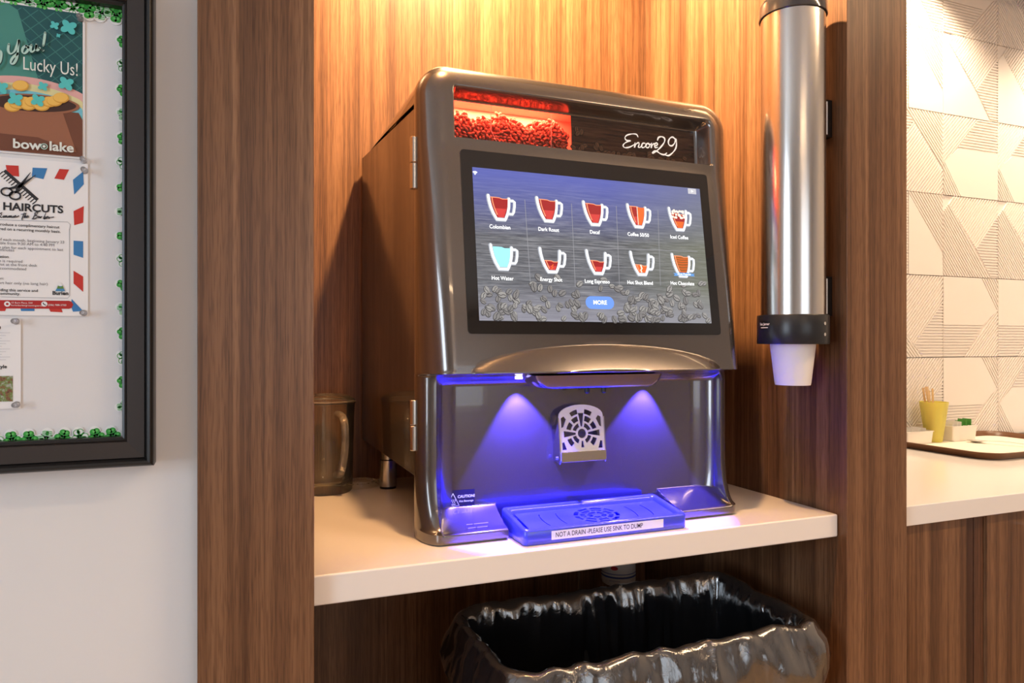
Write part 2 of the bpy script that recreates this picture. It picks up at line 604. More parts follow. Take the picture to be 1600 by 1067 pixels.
# ------------------------------------------------------------------ lamps
def downlight(x, y, z, label, watt, ang, r=0.045, aim=(0, 0, -1), col=WARM):
    t = thing('downlight', label, 'light', (x, y, z))
    B().lathe([(r*0.8, 0.0), (r*1.25, 0.0), (r*1.3, -0.004), (r*1.2, -0.007), (r*0.85, -0.006), (r*0.8, 0.0)], (x, y, z), 32, cap=False).build('trim_ring', MT['white'], t)
    B().lathe([(r*0.8, -0.001), (0.0001, -0.001)], (x, y, z), 32, cap=False).build('lens', E('lamp_lens_%.2f' % x, (1.0, 0.72, 0.42), 6.0), t)
    spot('downlight_lamp', (x, y, z-0.012), (x+aim[0], y+aim[1], z-0.012+aim[2]), watt, col, math.radians(ang), 0.6, r*0.7)
downlight(0.54, 1.33, 1.27, 'round warm recessed downlight in the niche soffit', 225, 155)
downlight(2.02, 1.46, 1.22, 'round warm recessed downlight beside the walnut upright over the counter', 38, 125, col=(1.0, 0.76, 0.52))
downlight(2.80, 1.40, 1.22, 'round warm recessed downlight over the far end of the counter', 40, 125, col=(1.0, 0.76, 0.52))
downlight(0.36, 0.78, CE, 'round warm recessed ceiling spot in front of the coffee niche', 78, 42, aim=(0.22, 0.50, -1.7), col=(1.0, 0.52, 0.20))
for x, y, l in ((1.95, -0.15, 'linear ceiling light in front of the tiled counter'), (0.50, -2.60, 'linear ceiling light by the rear window')):
    t = thing('ceiling_light', l, 'light', (x, y, CE))
    B().box(x-0.7, x+0.7, y-0.09, y+0.09, CE-0.03, CE).build('housing', MT['white'], t, bevel=0.004)
    B().box(x-0.67, x+0.67, y-0.07, y+0.07, CE-0.036, CE-0.0305).build('diffuser', E('diffuser', (1, 0.75, 0.5), 2.0), t)
# ------------------------------------------------------------------ coffee machine
XC, WD, SEAM, ZT = 0.577, 0.297, 1.110, 0.443
ZB = -0.3085
m, t, b_ = newmat('gunmetal_paint')
b_.inputs['Base Color'].default_value = (0.105, 0.090, 0.083, 1)
b_.inputs['Metallic'].default_value = 0.75
b_.inputs['Roughness'].default_value = 0.22
b_.inputs['Coat Weight'].default_value = 1.0
b_.inputs['Coat Roughness'].default_value = 0.03
fl = noise_n(t, texco(t, (2200, 2200, 2200)), 1.0, 1)
t.links.new(ramp(t, fl, [(0.35, (0.115, 0.102, 0.096)), (0.7, (0.175, 0.156, 0.147))]), b_.inputs['Base Color'])
MT['shell'] = m
MT['side'] = M('dark_brown_sheet_metal', (0.055, 0.040, 0.033), 0.22, 0.35, coat=0.6)

def Yb(z):
    if z <= 0.31: return 1.035 + (z - 0.0136)*0.1404
    return 1.0766 + (z - 0.31)*0.06

def hood(u):
    q = max(0.0, 1 - (u/0.229)**2)
    return -0.047 + 0.043*q**0.55

def shellY(u, z):
    X = XC + u
    y = Yb(z)
    za = hood(u)
    if z < za:
        y -= 0.020*min(1.0, (za - z)/0.040)**0.8
    tt = cl((-0.2 - z)/0.092)
    ylo = 1.080 - 0.036*(1 - math.sqrt(max(0, 1 - tt*tt)))
    if z < -0.302: ylo += 0.0035*(1 - math.sqrt(max(0, 1 - ((-0.302 - z)/0.0068)**2)))
    y = lerp(y, ylo, sm((-0.047 - z)/0.007))
    # bay
    tx = cl((0.270 - abs(u))/0.044)
    fx = math.sqrt(1 - (1 - tx)**2)
    tz = cl((-0.0555 - z)/0.016)
    fz = math.sqrt(1 - (1 - tz)**2)
    lin = cl((z + 0.2945)/0.0275)
    gap = sm((X - 0.414)/0.005) * sm((0.739 - X)/0.005)
    fb = max(sm(lin)*0.35 + lin*0.65, gap)
    D = max(0.0, 1.115 - y)
    y += D*fx*fz*fb
    # hopper window recess
    fx = sm((u + 0.2415)/0.006) * sm((0.253 - u)/0.017)
    fz = sm((0.409 - z)/0.016) * sm((z - 0.3235)/0.004)
    y += 0.031*fx*fz
    # screen pocket
    # rounded outer edge
    qx, qz = abs(u) - (WD - 0.052), z - (ZT - 0.052)
    sd = math.hypot(max(qx, 0), max(qz, 0)) + min(max(qx, qz), 0) - 0.052
    d = -sd
    rl = lerp(0.028, 0.044, sm((z + 0.07)/0.03))
    if d < rl:
        k = cl((rl - d)/rl)
        y += (SEAM - y)*(1 - math.sqrt(max(0, 1 - k*k)))
    return y

def lines(lo, hi, step, dense):
    L = set()
    n = int(round((hi-lo)/step))
    for i in range(n+1): L.add(round(lo + (hi-lo)*i/n, 5))
    for a, b, st in dense:
        k = int(round((b-a)/st))
        for i in range(k+1): L.add(round(a + (b-a)*i/k, 5))
    L = sorted(L)
    out = [L[0]]
    for v in L[1:]:
        if v - out[-1] > 0.0004: out.append(v)
    out[-1] = hi
    return out

us = lines(-WD, WD, 0.008, [(-WD, -0.222, 0.0016), (0.222, WD, 0.0016), (-0.297, -0.290, 0.0005), (0.290, 0.297, 0.0005), (-0.165, -0.156, 0.0009), (0.156, 0.164, 0.0009), (-0.2715, -0.262, 0.0007), (0.262, 0.2715, 0.0007)])
zs = lines(ZB, ZT, 0.008, [(ZB, -0.264, 0.0014), (-0.074, -0.003, 0.0014), (0.320, 0.330, 0.0007), (0.388, 0.412, 0.0012), (0.405, ZT, 0.0015), (0.4375, ZT, 0.0005), (-0.2, -0.27, 0.003) if False else (-0.27, -0.2, 0.003)])
def halfw(z):
    q = z - (ZT - 0.052)
    if q <= 0: return WD
    return WD - 0.052 + math.sqrt(max(0, 0.052**2 - q*q))
sh = B()
nu, nz = len(us), len(zs)
vs_, fs_ = [], []
for z in zs:
    hw = halfw(z)
    for u in us:
        k = sm((abs(u) - 0.10)/(WD - 0.10))
        uu = math.copysign(lerp(abs(u), abs(u)*hw/WD, 1.0 if abs(u) >= WD else k), u)
        # keep the outline exact: scale only the outer band
        uu = math.copysign(min(abs(uu), hw), u)
        vs_.append((XC + uu, shellY(uu, z), z))
for j in range(nz-1):
    for i in range(nu-1):
        uc, zc = (us[i]+us[i+1])/2, (zs[j]+zs[j+1])/2
        if -0.235 < uc < 0.235 and 0.3285 < zc < 0.3925: continue
        fs_.append((j*nu+i, j*nu+i+1, (j+1)*nu+i+1, (j+1)*nu+i))
sh.add(vs_, fs_)
# return edge along the seam
rim = [j*nu for j in range(nz)] + [(nz-1)*nu+i for i in range(1, nu)] + [j*nu+nu-1 for j in range(nz-2, -1, -1)]
k0 = len(sh.v)
back = [(sh.v[i][0], SEAM + 0.004, sh.v[i][2]) for i in rim]
sh.v += back
for q in range(len(rim)-1):
    sh.f.append((rim[q], rim[q+1], k0+q+1, k0+q)); sh.m.append(0)

MACH = thing('coffee_machine', 'dark gunmetal bean-to-cup coffee machine with touch screen and blue-lit cup bay', 'coffee machine', (XC, 1.3, SH1))
front = sh.build('front_door', MT['shell'], MACH, smooth=60)
front['label'] = 'glossy gunmetal moulded front door with cup bay'

# cabinet body with rounded top, and lid
ZS0, ZS1, YR = 0.381, 0.414, 1.606
def zseam(y): return lerp(ZS0, ZS1, (y - SEAM)/(YR - SEAM))
def outline(y, inset):
    zt = lerp(ZT, ZT - 0.010, (y - SEAM)/(YR - SEAM)) - inset
    r = 0.052 - inset
    w2 = WD - 0.002 - inset
    zb = zseam(y)
    pts = []
    for s in (-1, 1):
        arc = []
        for i in range(13):
            a = PI/2*i/12
            x, z = w2 - r + r*math.cos(a), zt - r + r*math.sin(a)
            arc.append((x, z))
        if zb > arc[0][1]:
            arc = [p for p in arc if p[1] > zb]
            c = (zb - (zt - r))/r
            arc = [(w2 - r + r*math.sqrt(max(0, 1-c*c)), zb)] + arc
        else:
            arc = [(w2, zb)] + arc
        arc = [arc[0]] + [arc[min(len(arc)-1, int(round((len(arc)-1)*k/13)))] for k in range(1, 14)]
        pts.append([(s*x, z) for x, z in arc])
    return pts[0] + pts[1][::-1]
lid = B()
ys = [SEAM + 0.0045 + (YR - SEAM - 0.0045)*i/10 for i in range(11)]
lid.rings([[(XC + x, y, z) for x, z in outline(y, 0.0)] for y in ys] + [[(XC + x, YR + 0.006, z) for x, z in outline(YR, 0.006)]])
lid.f = [f for f in lid.f if len(f) == 4 or f[0] > 100]
nl = len(outline(SEAM, 0.0))
lid.f = [f for f in lid.f if not (len(f) == 4 and {i % nl for i in f} == {0, nl-1})]
lid.m = [0]*len(lid.f)
lid.build('lid', M('lid_metal', (0.10, 0.075, 0.06), 0.25, 0.6, coat=0.8), MACH, smooth=50)
bd = B()
w2 = WD - 0.005
z0 = -0.216
r0 = [(XC - w2, SEAM+0.008, z0), (XC + w2, SEAM+0.008, z0), (XC + w2, SEAM+0.008, zseam(SEAM) - 0.004), (XC - w2, SEAM+0.008, zseam(SEAM) - 0.004)]
r1 = [(XC - w2 + 0.010, YR, z0), (XC + w2 - 0.010, YR, z0), (XC + w2 - 0.010, YR, zseam(YR) - 0.004), (XC - w2 + 0.010, YR, zseam(YR) - 0.004)]
r1 = [(XC - w2, YR, z0), (XC + w2, YR, z0), (XC + w2, YR, zseam(YR) - 0.004), (XC - w2, YR, zseam(YR) - 0.004)]
bd.rings([r0, r1], cap0=False)
bd.f = [f for f in bd.f if not (len(f) == 4 and {i % 4 for i in f} == {2, 3})]
bd.m = [0]*len(bd.f)
bd.build('side_casing', MT['side'], MACH, smooth=0, bevel=0.002)
for sx in (-1, 1):
    for yy in (1.515, 1.16):
        fx = XC + sx*0.253
        B().lathe([(0.0155, z0), (0.0155, -0.248), (0.0185, -0.250), (0.0185, -0.305)], (fx, yy, 0), 28).build('foot', MT['steel'], MACH)
        B().lathe([(0.0175, -0.3055), (0.0175, -0.3100)], (fx, yy, 0), 28).build('foot_pad', MT['black'], MACH)
for z1, z2 in ((0.325, 0.243), (-0.091, -0.171)):
    zm = (z1+z2)/2
    for a, b in ((z1, zm + 0.0006), (zm - 0.0006, z2)):
        B().lathe([(0.0001, a), (0.0058, a), (0.0066, a-0.001), (0.0066, b+0.001), (0.0058, b), (0.0001, b)], (XC - WD - 0.0015, SEAM - 0.001, 0), 20, cap=False).build('hinge', MT['steel'], MACH)

# hopper behind the window
HX0, HX1, HS = 0.330, 0.822, 0.557
hop = B()
HY = 1.112
hop.box(HX0, HX1, 1.168, 1.172, 0.318, 0.402)
hop.box(HX0, HX1, HY, 1.172, 0.316, 0.319).box(HX0, HX1, HY, 1.172, 0.4005, 0.4035)
hop.box(HX0-0.004, HX0, HY, 1.172, 0.316, 0.4035)
HOP = hop.build('bean_hopper', M('hopper_plastic', (0.75, 0.60, 0.52), 0.5), MACH, smooth=0)
bean = []
for i in range(7):
    th = PI*i/6
    for j in range(8):
        ph = 2*PI*j/8
        r = math.sin(th)
        bean.append((math.cos(th), r*math.cos(ph), r*math.sin(ph)*(0.8 if math.sin(ph) > 0 else 1)))
bf = [(i*8+j, i*8+(j+1) % 8, (i+1)*8+(j+1) % 8, (i+1)*8+j) for i in range(6) for j in range(8)]
bb = B()
rnd = random.Random(3)
for layer in range(3):
    for iz in range(13):
        for ix in range(30):
            x = 0.334 + ix*0.0078 + rnd.uniform(-.002, .002) + (iz % 2)*0.0038
            z = 0.3225 + iz*0.0054 + rnd.uniform(-.0012, .0012)
            top = 0.372 + 0.006*math.sin(x*75) + 0.004*math.sin(x*190+1) + 0.006*layer - (0.008 if x < 0.408 else 0)*(1 - (x-0.334)/0.074 if x < 0.40 else -0.6)
            if z > top - 0.002 or x > 0.556: continue
            y = 1.1205 + layer*0.009 + rnd.uniform(-.0015, .0015)
            mt = Matrix.Rotation(rnd.uniform(0, PI), 3, 'Y') @ Matrix.Rotation(rnd.uniform(-.5, .5), 3, 'Z') @ Matrix.Rotation(rnd.uniform(0, 2*PI), 3, 'X')
            bb.add([Vector((x, y, z)) + mt @ Vector((p[0]*0.0050, p[1]*0.0036, p[2]*0.0032)) for p in bean], bf)
beans = bb.build('coffee_beans', M('roasted_bean', (0.20, 0.085, 0.05), 0.38), HOP, smooth=60)
beans['kind'] = 'stuff'
for dx in (0.410, 0.520):
    pts = [(dx, 0.398), (dx, 0.352 if dx < 0.45 else 0.32), (dx + (0.018 if dx < 0.45 else 0), 0.3195)]
    B().stroke(pts, 0.0012, lambda a, c, n: (a, n, c), 1.1135, cap=False).build('divider', M('hopper_divider', (0.8, 0.45, 0.38), 0.3), HOP, smooth=0)
pane = B()
pane.poly([(0.331, 0.320), (HS, 0.320), (HS, 0.399), (0.331, 0.399)], lambda a, c, n: (a, Yb(c) + 0.0312 + n, c), 0.0)
pane.build('window_pane', glassy('hopper_pane', (0.98, 0.95, 0.93), 0.10), MACH, smooth=0)
area('hopper_light', (0.445, 1.140, 0.399), (0, 0, 0), 0.20, 0.03, 2.6, (1.0, 0.065, 0.03))

# right-hand half of the window: printed panel with the script name
def onbrand(a, c, n): return (a, Yb(c) + 0.0312 - n, c)
bp = B()
bp.poly([(HS, 0.320), (0.822, 0.320), (0.822, 0.399), (HS, 0.399)], onbrand, 0.0)
m, t, b_ = newmat('brand_panel_print')
n1 = noise_n(t, texco(t, (14, 14, 260)), 1.0, 5, 0.65)
t.links.new(ramp(t, n1, [(0.3, (0.012, 0.006, 0.004)), (0.55, (0.050, 0.022, 0.012)), (0.8, (0.10, 0.05, 0.028))]), b_.inputs['Base Color'])
b_.inputs['Roughness'].default_value = 0.06
BRP = bp.build('brand_panel', m, MACH, smooth=0)
rb = B()
rnd = random.Random(11)
for i in range(46):
    x = rnd.uniform(0.56, 0.80); z = 0.327 + abs(rnd.gauss(0, 0.010))
    if x < 0.59: z = rnd.uniform(0.327, 0.378)
    a = rnd.uniform(0, PI)
    rb.disc(x, z, 0.0062, 0.0044, onbrand, 0.0004 + i*0.000006, 0, 14, a)
    rb.disc(x, z, 0.0052, 0.0035, onbrand, 0.0005 + i*0.000006, 1, 14, a)
    c, s = math.cos(a), math.sin(a)
    rb.stroke([(x - c*0.0045, z - s*0.0045), (x - s*0.0006, z + c*0.0006), (x + c*0.0045, z + s*0.0045)], 0.0007, onbrand, 0.0006 + i*0.000006, 0, cap=False)
rb.build('bean_print', [M('bean_print_dark', (0.015, 0.007, 0.004), 0.2), M('bean_print_brown', (0.085, 0.040, 0.022), 0.2)], BRP, smooth=0)
def zpx(pts, ox, oy, sc, Y): return [at(ox + x/sc, oy + y/sc, Y) for x, y in pts]
sc_strokes = [
    [(566, 507), (556, 490), (530, 487), (498, 494), (482, 510), (490, 528), (518, 531), (500, 536), (476, 550), (468, 566), (482, 577), (512, 572), (540, 556)],
    [(546, 545), (541, 575), (550, 556), (566, 544), (572, 552), (566, 572), (578, 574), (590, 560)],
    [(610, 548), (596, 548), (586, 562), (592, 576), (606, 572), (618, 560)],
    [(630, 548), (616, 554), (614, 570), (626, 577), (638, 566), (634, 550), (624, 548), (640, 556), (652, 550)],
    [(652, 546), (648, 578), (656, 560), (668, 550), (674, 556)],
    [(672, 566), (686, 560), (690, 550), (680, 546), (670, 560), (674, 576), (690, 574)],
    [(690, 528), (698, 510), (718, 505), (736, 516), (734, 540), (712, 570), (684, 596), (656, 612), (664, 600), (684, 600), (706, 616), (730, 622), (746, 612)],
    [(806, 524), (790, 508), (772, 514), (760, 536), (764, 558), (782, 564), (800, 546), (808, 520), (812, 544), (806, 580), (784, 610), (758, 628), (738, 624)],
]
nm = B()
for i, st in enumerate(sc_strokes):
    p = smooth_pts(zpx(st, 860, 90, 4.103, 1.108), 5)
    w = 0.0022 if i < 6 else 0.0027
    ws = [w*(0.65 + 0.5*abs(math.sin(q*0.32))) for q in range(len(p))]
    nm.stroke(p, ws, onbrand, 0.0012 + 0.00004*i, 0)
nm.build('script_lettering', M('lettering_white', (0.85, 0.82, 0.80), 0.4, emit=(0.9, 0.85, 0.82), estr=0.25), BRP, smooth=0)

# touch screen: black glass slab following the lean of the front
def onscr(a, c, n): return (a, Yb(c) - 0.0015 - n, c)
sl = B()
sl.prism(rrect(0.344, 0.813, 0.0135, 0.3045, 0.006), onscr, 0.0, -0.006)
SCR = sl.build('touch_screen', MT['blackgloss'], MACH, smooth=0)
m, t, b_ = newmat('screen_picture_and_sheen')
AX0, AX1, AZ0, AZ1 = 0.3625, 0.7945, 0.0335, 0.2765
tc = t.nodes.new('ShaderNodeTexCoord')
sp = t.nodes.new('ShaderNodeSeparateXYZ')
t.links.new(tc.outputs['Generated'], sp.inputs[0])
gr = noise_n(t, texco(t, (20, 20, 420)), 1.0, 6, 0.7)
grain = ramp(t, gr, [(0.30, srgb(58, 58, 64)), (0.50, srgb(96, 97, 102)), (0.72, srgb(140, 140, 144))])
blue = ramp(t, sp.outputs[2], [(0.55, (0, 0, 0)), (0.97, (0.85, 0.85, 0.85))])  # blue top of the picture, partly reflected ambient light painted into the emission
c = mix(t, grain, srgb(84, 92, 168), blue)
olive = ramp(t, sp.outputs[0], [(0.55, (0, 0, 0)), (1.0, (0.45, 0.45, 0.45))])
c = mix(t, c, srgb(122, 124, 96), olive)
low = ramp(t, sp.outputs[2], [(0.0, (0.6, 0.6, 0.6)), (0.25, (0, 0, 0))])
c = mix(t, c, srgb(150, 148, 160), low)
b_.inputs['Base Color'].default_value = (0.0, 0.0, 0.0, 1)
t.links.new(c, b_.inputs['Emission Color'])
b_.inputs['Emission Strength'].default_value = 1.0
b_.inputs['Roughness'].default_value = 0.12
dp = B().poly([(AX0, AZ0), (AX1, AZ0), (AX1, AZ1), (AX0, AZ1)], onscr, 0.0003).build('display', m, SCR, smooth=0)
def scr(px, py):
    Y = 1.06
    for _ in range(5):
        X, z = at(px, py, Y)
        Y = Yb(z) - 0.002
    return X, z
EW = E('screen_white', (1.0, 1.0, 1.0), 1.1)
EG = E('screen_glow', srgb(176, 180, 190), 0.8)
ERED, ERD2, EOR, EYE = E('drink_red', srgb(150, 30, 34)), E('drink_red_light', srgb(196, 58, 56)), E('drink_orange', srgb(226, 96, 40)), E('drink_peach', srgb(245, 150, 110))
ECY, ECB, EBR, ECR = E('drink_water', srgb(150, 226, 238)), E('drink_blue', srgb(30, 110, 170)), E('drink_chocolate', srgb(150, 84, 40)), E('drink_foam', srgb(246, 226, 206))
EDIV = E('screen_divider', srgb(150, 150, 156), 0.8)
MK = [EW, EG, ERED, ERD2, EOR, EYE, ECY, ECB, EBR, ECR]
KU = 0.000161
def cuppt(x, y): return ((x - 270)*KU, (275 - y)*KU)
wall_l = [(138, 158), (143, 205), (158, 270), (182, 330), (210, 378), (212, 392), (310, 392), (312, 378), (336, 325), (350, 260), (356, 178)]
hand = [(360, 196), (398, 196), (414, 206), (412, 250), (400, 310), (386, 332), (356, 332)]
def xl(y): return lerp(160, 222, cl((y - 165)/210)**1.7)
def xr(y): return lerp(346, 298, cl((y - 165)/210)**2.2)
def drink_icon(cx, cz, level, body, second, kind):
    b = B()
    q = lambda pts: [(cx + cuppt(*p)[0], cz + cuppt(*p)[1]) for p in pts]
    b.stroke(q(wall_l), 0.0068, onscr, 0.0005, 1); b.stroke(q(hand), 0.0058, onscr, 0.0005, 1)
    ytop = lerp(366, 172, level)
    ysd = [ytop + (372 - ytop)*i/8 for i in range(9)]
    L = [(xl(y), y) for y in ysd]; R = [(xr(y), y) for y in ysd]
    topw = [(lerp(L[0][0], R[0][0], k/6), ytop + (6 if k > 3 else -3)*math.sin(PI*k/6) + k*1.6) for k in range(7)]
    b.poly(q(L[::-1] + topw + R[1:]), onscr, 0.0009, body)
    ym = lerp(372, ytop, 0.45)
    L2 = [(xl(y)+16, y) for y in (372, ym)]; R2 = [(xr(y)-8, y) for y in (ym, 372)]
    b.poly(q(L2 + R2), onscr, 0.0012, second)
    if kind != 'water':
        b.stroke(q([(xl(y)+16, y) for y in ysd[:8]]), 0.0016, onscr, 0.0014, 5, cap=False)
        b.stroke(q(topw), 0.0013, onscr, 0.0014, 5, cap=False)
    if kind == 'half':
        b.poly(q([(250, ytop+6), (xr(ytop+6)-4, ytop+8), (xr(300)-4, 300), (xr(368)-6, 368), (256, 368)]), onscr, 0.0015, 4)
        b.stroke(q([(252, ytop), (254, 370)]), 0.0012, onscr, 0.0016, 9, cap=False)
    if kind == 'iced':
        rr = random.Random(5)
        for _ in range(24):
            x, y = rr.uniform(178, 330), rr.uniform(172, 262)
            b.disc(cx + cuppt(x, y)[0], cz + cuppt(x, y)[1], 0.0024, 0.0020, onscr, 0.0015 + 0.00001*_, 9, 10)
    if kind == 'blend':
        b.stroke(q([(248, ytop), (262, 330), (246, 345), (258, 370)]), 0.0026, onscr, 0.0016, 9, cap=False)
    if kind == 'shot':
        b.stroke(q([(276, 316), (252, 340), (272, 340), (250, 366)]), 0.0018, onscr, 0.0016, 4, cap=False)
    if kind == 'choc':
        for y in (200, 225, 250, 280, 310, 340):
            b.stroke(q([(xl(y)+24, y), (250, y+5), (xr(y)-8, y)]), 0.0010, onscr, 0.0016, 4, cap=False)
    b.stroke(q(wall_l), 0.0039, onscr, 0.0018, 0); b.stroke(q(hand), 0.0032, onscr, 0.0018, 0)
    if kind == 'choc':
        rib = [(150, 385), (130, 372), (182, 374), (182, 366), (360, 366), (360, 374), (412, 372), (394, 386), (408, 402), (360, 402), (360, 400), (182, 400), (182, 404), (138, 404)]
        b.poly(q([(x, y-12) for x, y in rib]), onscr, 0.0020, 10)
        b.text('Most Popular', cx + cuppt(271, 371)[0], cz + cuppt(271, 371)[1], 0.0052, onscr, 0.0022, 0, fat=0.01)
    return b.build('drink_icon', MK + [E('ribbon_blue', srgb(96, 146, 206))], SCR, smooth=0)
menu = [((783, 325), (781, 355), 'Colombian', 1.0, 2, 3, ''), ((858, 328), (857, 359), 'Dark Roast', 1.0, 2, 3, ''), ((930, 334), (929, 363), 'Decaf', 1.0, 2, 3, ''),
        ((998, 338), (997, 367), 'Coffee 50/50', 1.0, 2, 3, 'half'), ((1062, 343), (1061, 371), 'Iced Coffee', .8, 2, 4, 'iced'),
        ((787, 402), (785, 435), 'Hot Water', 1.0, 6, 6, 'water'), ((863, 407), (861, 437), 'Energy Shot', .45, 2, 3, 'shot'), ((935, 410), (933, 440), 'Long Espresso', .55, 2, 3, ''),
        ((1003, 412), (1000, 442), 'Hot Shot Blend', .4, 4, 4, 'blend'), ((1067, 415), (1066, 443), 'Hot Chocolate', 1.0, 8, 8, 'choc')]
for (c1, c2, name, lv, bo, se, kd) in menu:
    x, z = scr(*c1)
    drink_icon(x, z, lv, bo, se, kd)
    lx, lz = scr(*c2)
    B().text(name, lx, lz, 0.0088, onscr, 0.0012, 0, fat=0.012, sx=0.92).build('menu_caption', EW, SCR, smooth=0)
dv = B()
for a, b in (((820, 312), (829, 446)), ((893, 318), (899, 448)), ((963, 322), (968, 448)), ((1028, 328), (1032, 446))):
    dv.stroke([scr(*a), scr(*b)], 0.0009, onscr, 0.0004, 0, cap=False)
dv.stroke([scr(752, 381), scr(1090, 393)], 0.0009, onscr, 0.0004, 0, cap=False)
dv.build('menu_grid', EDIV, SCR, smooth=0)
bt = B()
x, z = scr(937, 473)
bt.poly([(x-0.0275+0.0*i + p[0], z + p[1]) for i, p in enumerate([])] or rrect(x-0.0265, x+0.0265, z-0.0105, z+0.0105, 0.0104, 8), onscr, 0.0016, 0)
bt.text('MORE', x, z, 0.0095, onscr, 0.0020, 1, fat=0.02)
bt.build('more_button', [E('button_blue', srgb(104, 144, 222), 1.0), EW], SCR, smooth=0)
ic = B()
x, z = scr(742, 270)
for r in (0.0052, 0.0034, 0.0016):
    ic.stroke([(x + r*math.sin(a), z - 0.003 + r*math.cos(a)) for a in [(-0.8 + 0.2*i) for i in range(9)]], 0.0011, onscr, 0.0012, 0, cap=False)
ic.disc(x, z - 0.0028, 0.0008, 0.0008, onscr, 0.0012, 0, 8)
ic.build('signal_icon', EW, SCR, smooth=0)
x, z = scr(1081, 299)
B().poly(rrect(x-0.0088, x+0.0088, z-0.005, z+0.005, 0.0006), onscr, 0.0010, 0).poly([(x-0.002, z-0.0022), (x+0.003, z), (x-0.002, z+0.0022)], onscr, 0.0014, 1).build('language_button', [E('button_grey', srgb(178, 178, 186)), EW], SCR, smooth=0)
pr = B()
rnd = random.Random(21)
for i in range(190):
    x = rnd.uniform(AX0+0.006, AX1-0.006)
    z = AZ0 + 0.004 + min(0.066, abs(rnd.gauss(0, 0.028)))
    if abs(x - scr(937, 473)[0]) < 0.034 and abs(z - scr(937, 473)[1]) < 0.016: continue
    a = rnd.uniform(0, PI)
    s = rnd.uniform(0.75, 1.15)
    pr.disc(x, z, 0.0074*s, 0.0052*s, onscr, 0.00035 + i*1.0e-6, 0, 14, a)
    pr.disc(x + 0.0004, z + 0.0005, 0.0066*s, 0.0044*s, onscr, 0.00035 + i*1.0e-6 + 3e-7, 1 + (i % 2), 14, a)
    c, q = math.cos(a), math.sin(a)
    pr.stroke([(x - c*0.006*s, z - q*0.006*s), (x - c*0.002 + q*0.001, z - q*0.002 - c*0.001), (x + c*0.002 - q*0.001, z + q*0.002 + c*0.001), (x + c*0.006*s, z + q*0.006*s)], 0.0011*s, onscr, 0.00035 + i*1.0e-6 + 6e-7, 0, cap=False)
pr.build('bean_picture', [E('bean_line', srgb(66, 64, 66), 0.8), E('bean_grey', srgb(134, 131, 130), 0.8), E('bean_grey_pale', srgb(158, 155, 152), 0.8)], SCR, smooth=0)

# under the brow: spout housing, two blue lamps
NZ = B()
prof = []
for (hx, hz) in ((0.122, 0.0), (0.120, -0.010), (0.112, -0.019), (0.100, -0.022)):
    prof.append((hx, hz))
rg = []
for hx, hz in prof:
    rg.append([(0.583 + p[0], 1.078 + p[1], -0.0535 + hz) for p in rrect(-hx, hx, -0.034 - hz*0.4, 0.034 + hz*0.3, 0.014)])
NZ.rings(rg)
NZO = NZ.build('spout_housing', MT['shell'], MACH, smooth=50)
for dx in (-0.016, 0.016):
    B().lathe([(0.0045, -0.0755), (0.0045, -0.084), (0.003, -0.086), (0.003, -0.0755)], (0.583 + dx, 1.072, 0), 16, cap=False).build('spout', MT['black'], NZO)
BLUE = (0.075, 0.05, 1.0)
for lx in (0.452, 0.706):
    B().lathe([(0.0065, -0.0575), (0.0065, -0.0605), (0.0001, -0.0605)], (lx, 1.094, 0), 16, cap=False).build('led_lamp', E('led_blue_%.2f' % lx, (0.4, 0.35, 1.0), 4.0), MACH)
    spot('led_spot', (lx, 1.094, -0.0625), (lx + (0.02 if lx < 0.58 else -0.02), 1.100, -0.28), 40, BLUE, math.radians(74), 0.18, 0.006)

# fold-down cup rest
MT['rest'] = M('cup_rest_steel', (0.86, 0.80, 0.78), 0.38, 0.55)
CX_, CZ_ = 0.5690, -0.1560
def arc(r0, r1, a0, a1, n=5):
    P = [(r1*math.cos(lerp(a0, a1, i/n)), r1*math.sin(lerp(a0, a1, i/n))) for i in range(n+1)]
    return P + [(r0*math.cos(lerp(a1, a0, i/n)), r0*math.sin(lerp(a1, a0, i/n))) for i in range(n+1)]
hw = 0.0425
outer = [(-hw, -0.044), (hw, -0.044), (hw, 0.030)] + [(hw*math.cos(PI*i/14)*1.0, 0.030 + 0.019*math.sin(PI*i/14)) for i in range(1, 14)] + [(-hw, 0.030)]
holes = [[(0.0080*math.cos(2*PI*i/20), 0.0080*math.sin(2*PI*i/20)) for i in range(20)]]
dg_ = math.radians
for a in (0, 90, 180):
    holes.append([(math.cos(dg_(a))*0.0115 - math.sin(dg_(a))*0.0016, math.sin(dg_(a))*0.0115 + math.cos(dg_(a))*0.0016), (math.cos(dg_(a))*0.0115 + math.sin(dg_(a))*0.0016, math.sin(dg_(a))*0.0115 - math.cos(dg_(a))*0.0016),
                  (math.cos(dg_(a))*0.0345 + math.sin(dg_(a))*0.0055, math.sin(dg_(a))*0.0345 - math.cos(dg_(a))*0.0055), (math.cos(dg_(a))*0.0345 - math.sin(dg_(a))*0.0055, math.sin(dg_(a))*0.0345 + math.cos(dg_(a))*0.0055)])
holes.append([(-0.0015, -0.0125), (0.0015, -0.0125), (0.003, -0.0235), (-0.003, -0.0235)])
for a0, a1 in ((20, 70), (110, 160), (195, 245), (295, 345)):
    holes.append(arc(0.0115, 0.0185, dg_(a0), dg_(a1)))
for a0, a1 in ((16, 42), (50, 76), (104, 130), (138, 164)):
    holes.append(arc(0.0215, 0.0305, dg_(a0), dg_(a1), 3))
holes.append(arc(0.0215, 0.0300, dg_(198), dg_(226), 3)); holes.append(arc(0.0215, 0.0300, dg_(314), dg_(342), 3))
holes += [[(-0.0385, 0.010), (-0.0345, 0.012), (-0.0285, 0.0245), (-0.033, 0.030), (-0.0385, 0.027)], [(0.0385, 0.010), (0.0345, 0.012), (0.0285, 0.0245), (0.033, 0.030), (0.0385, 0.027)]]
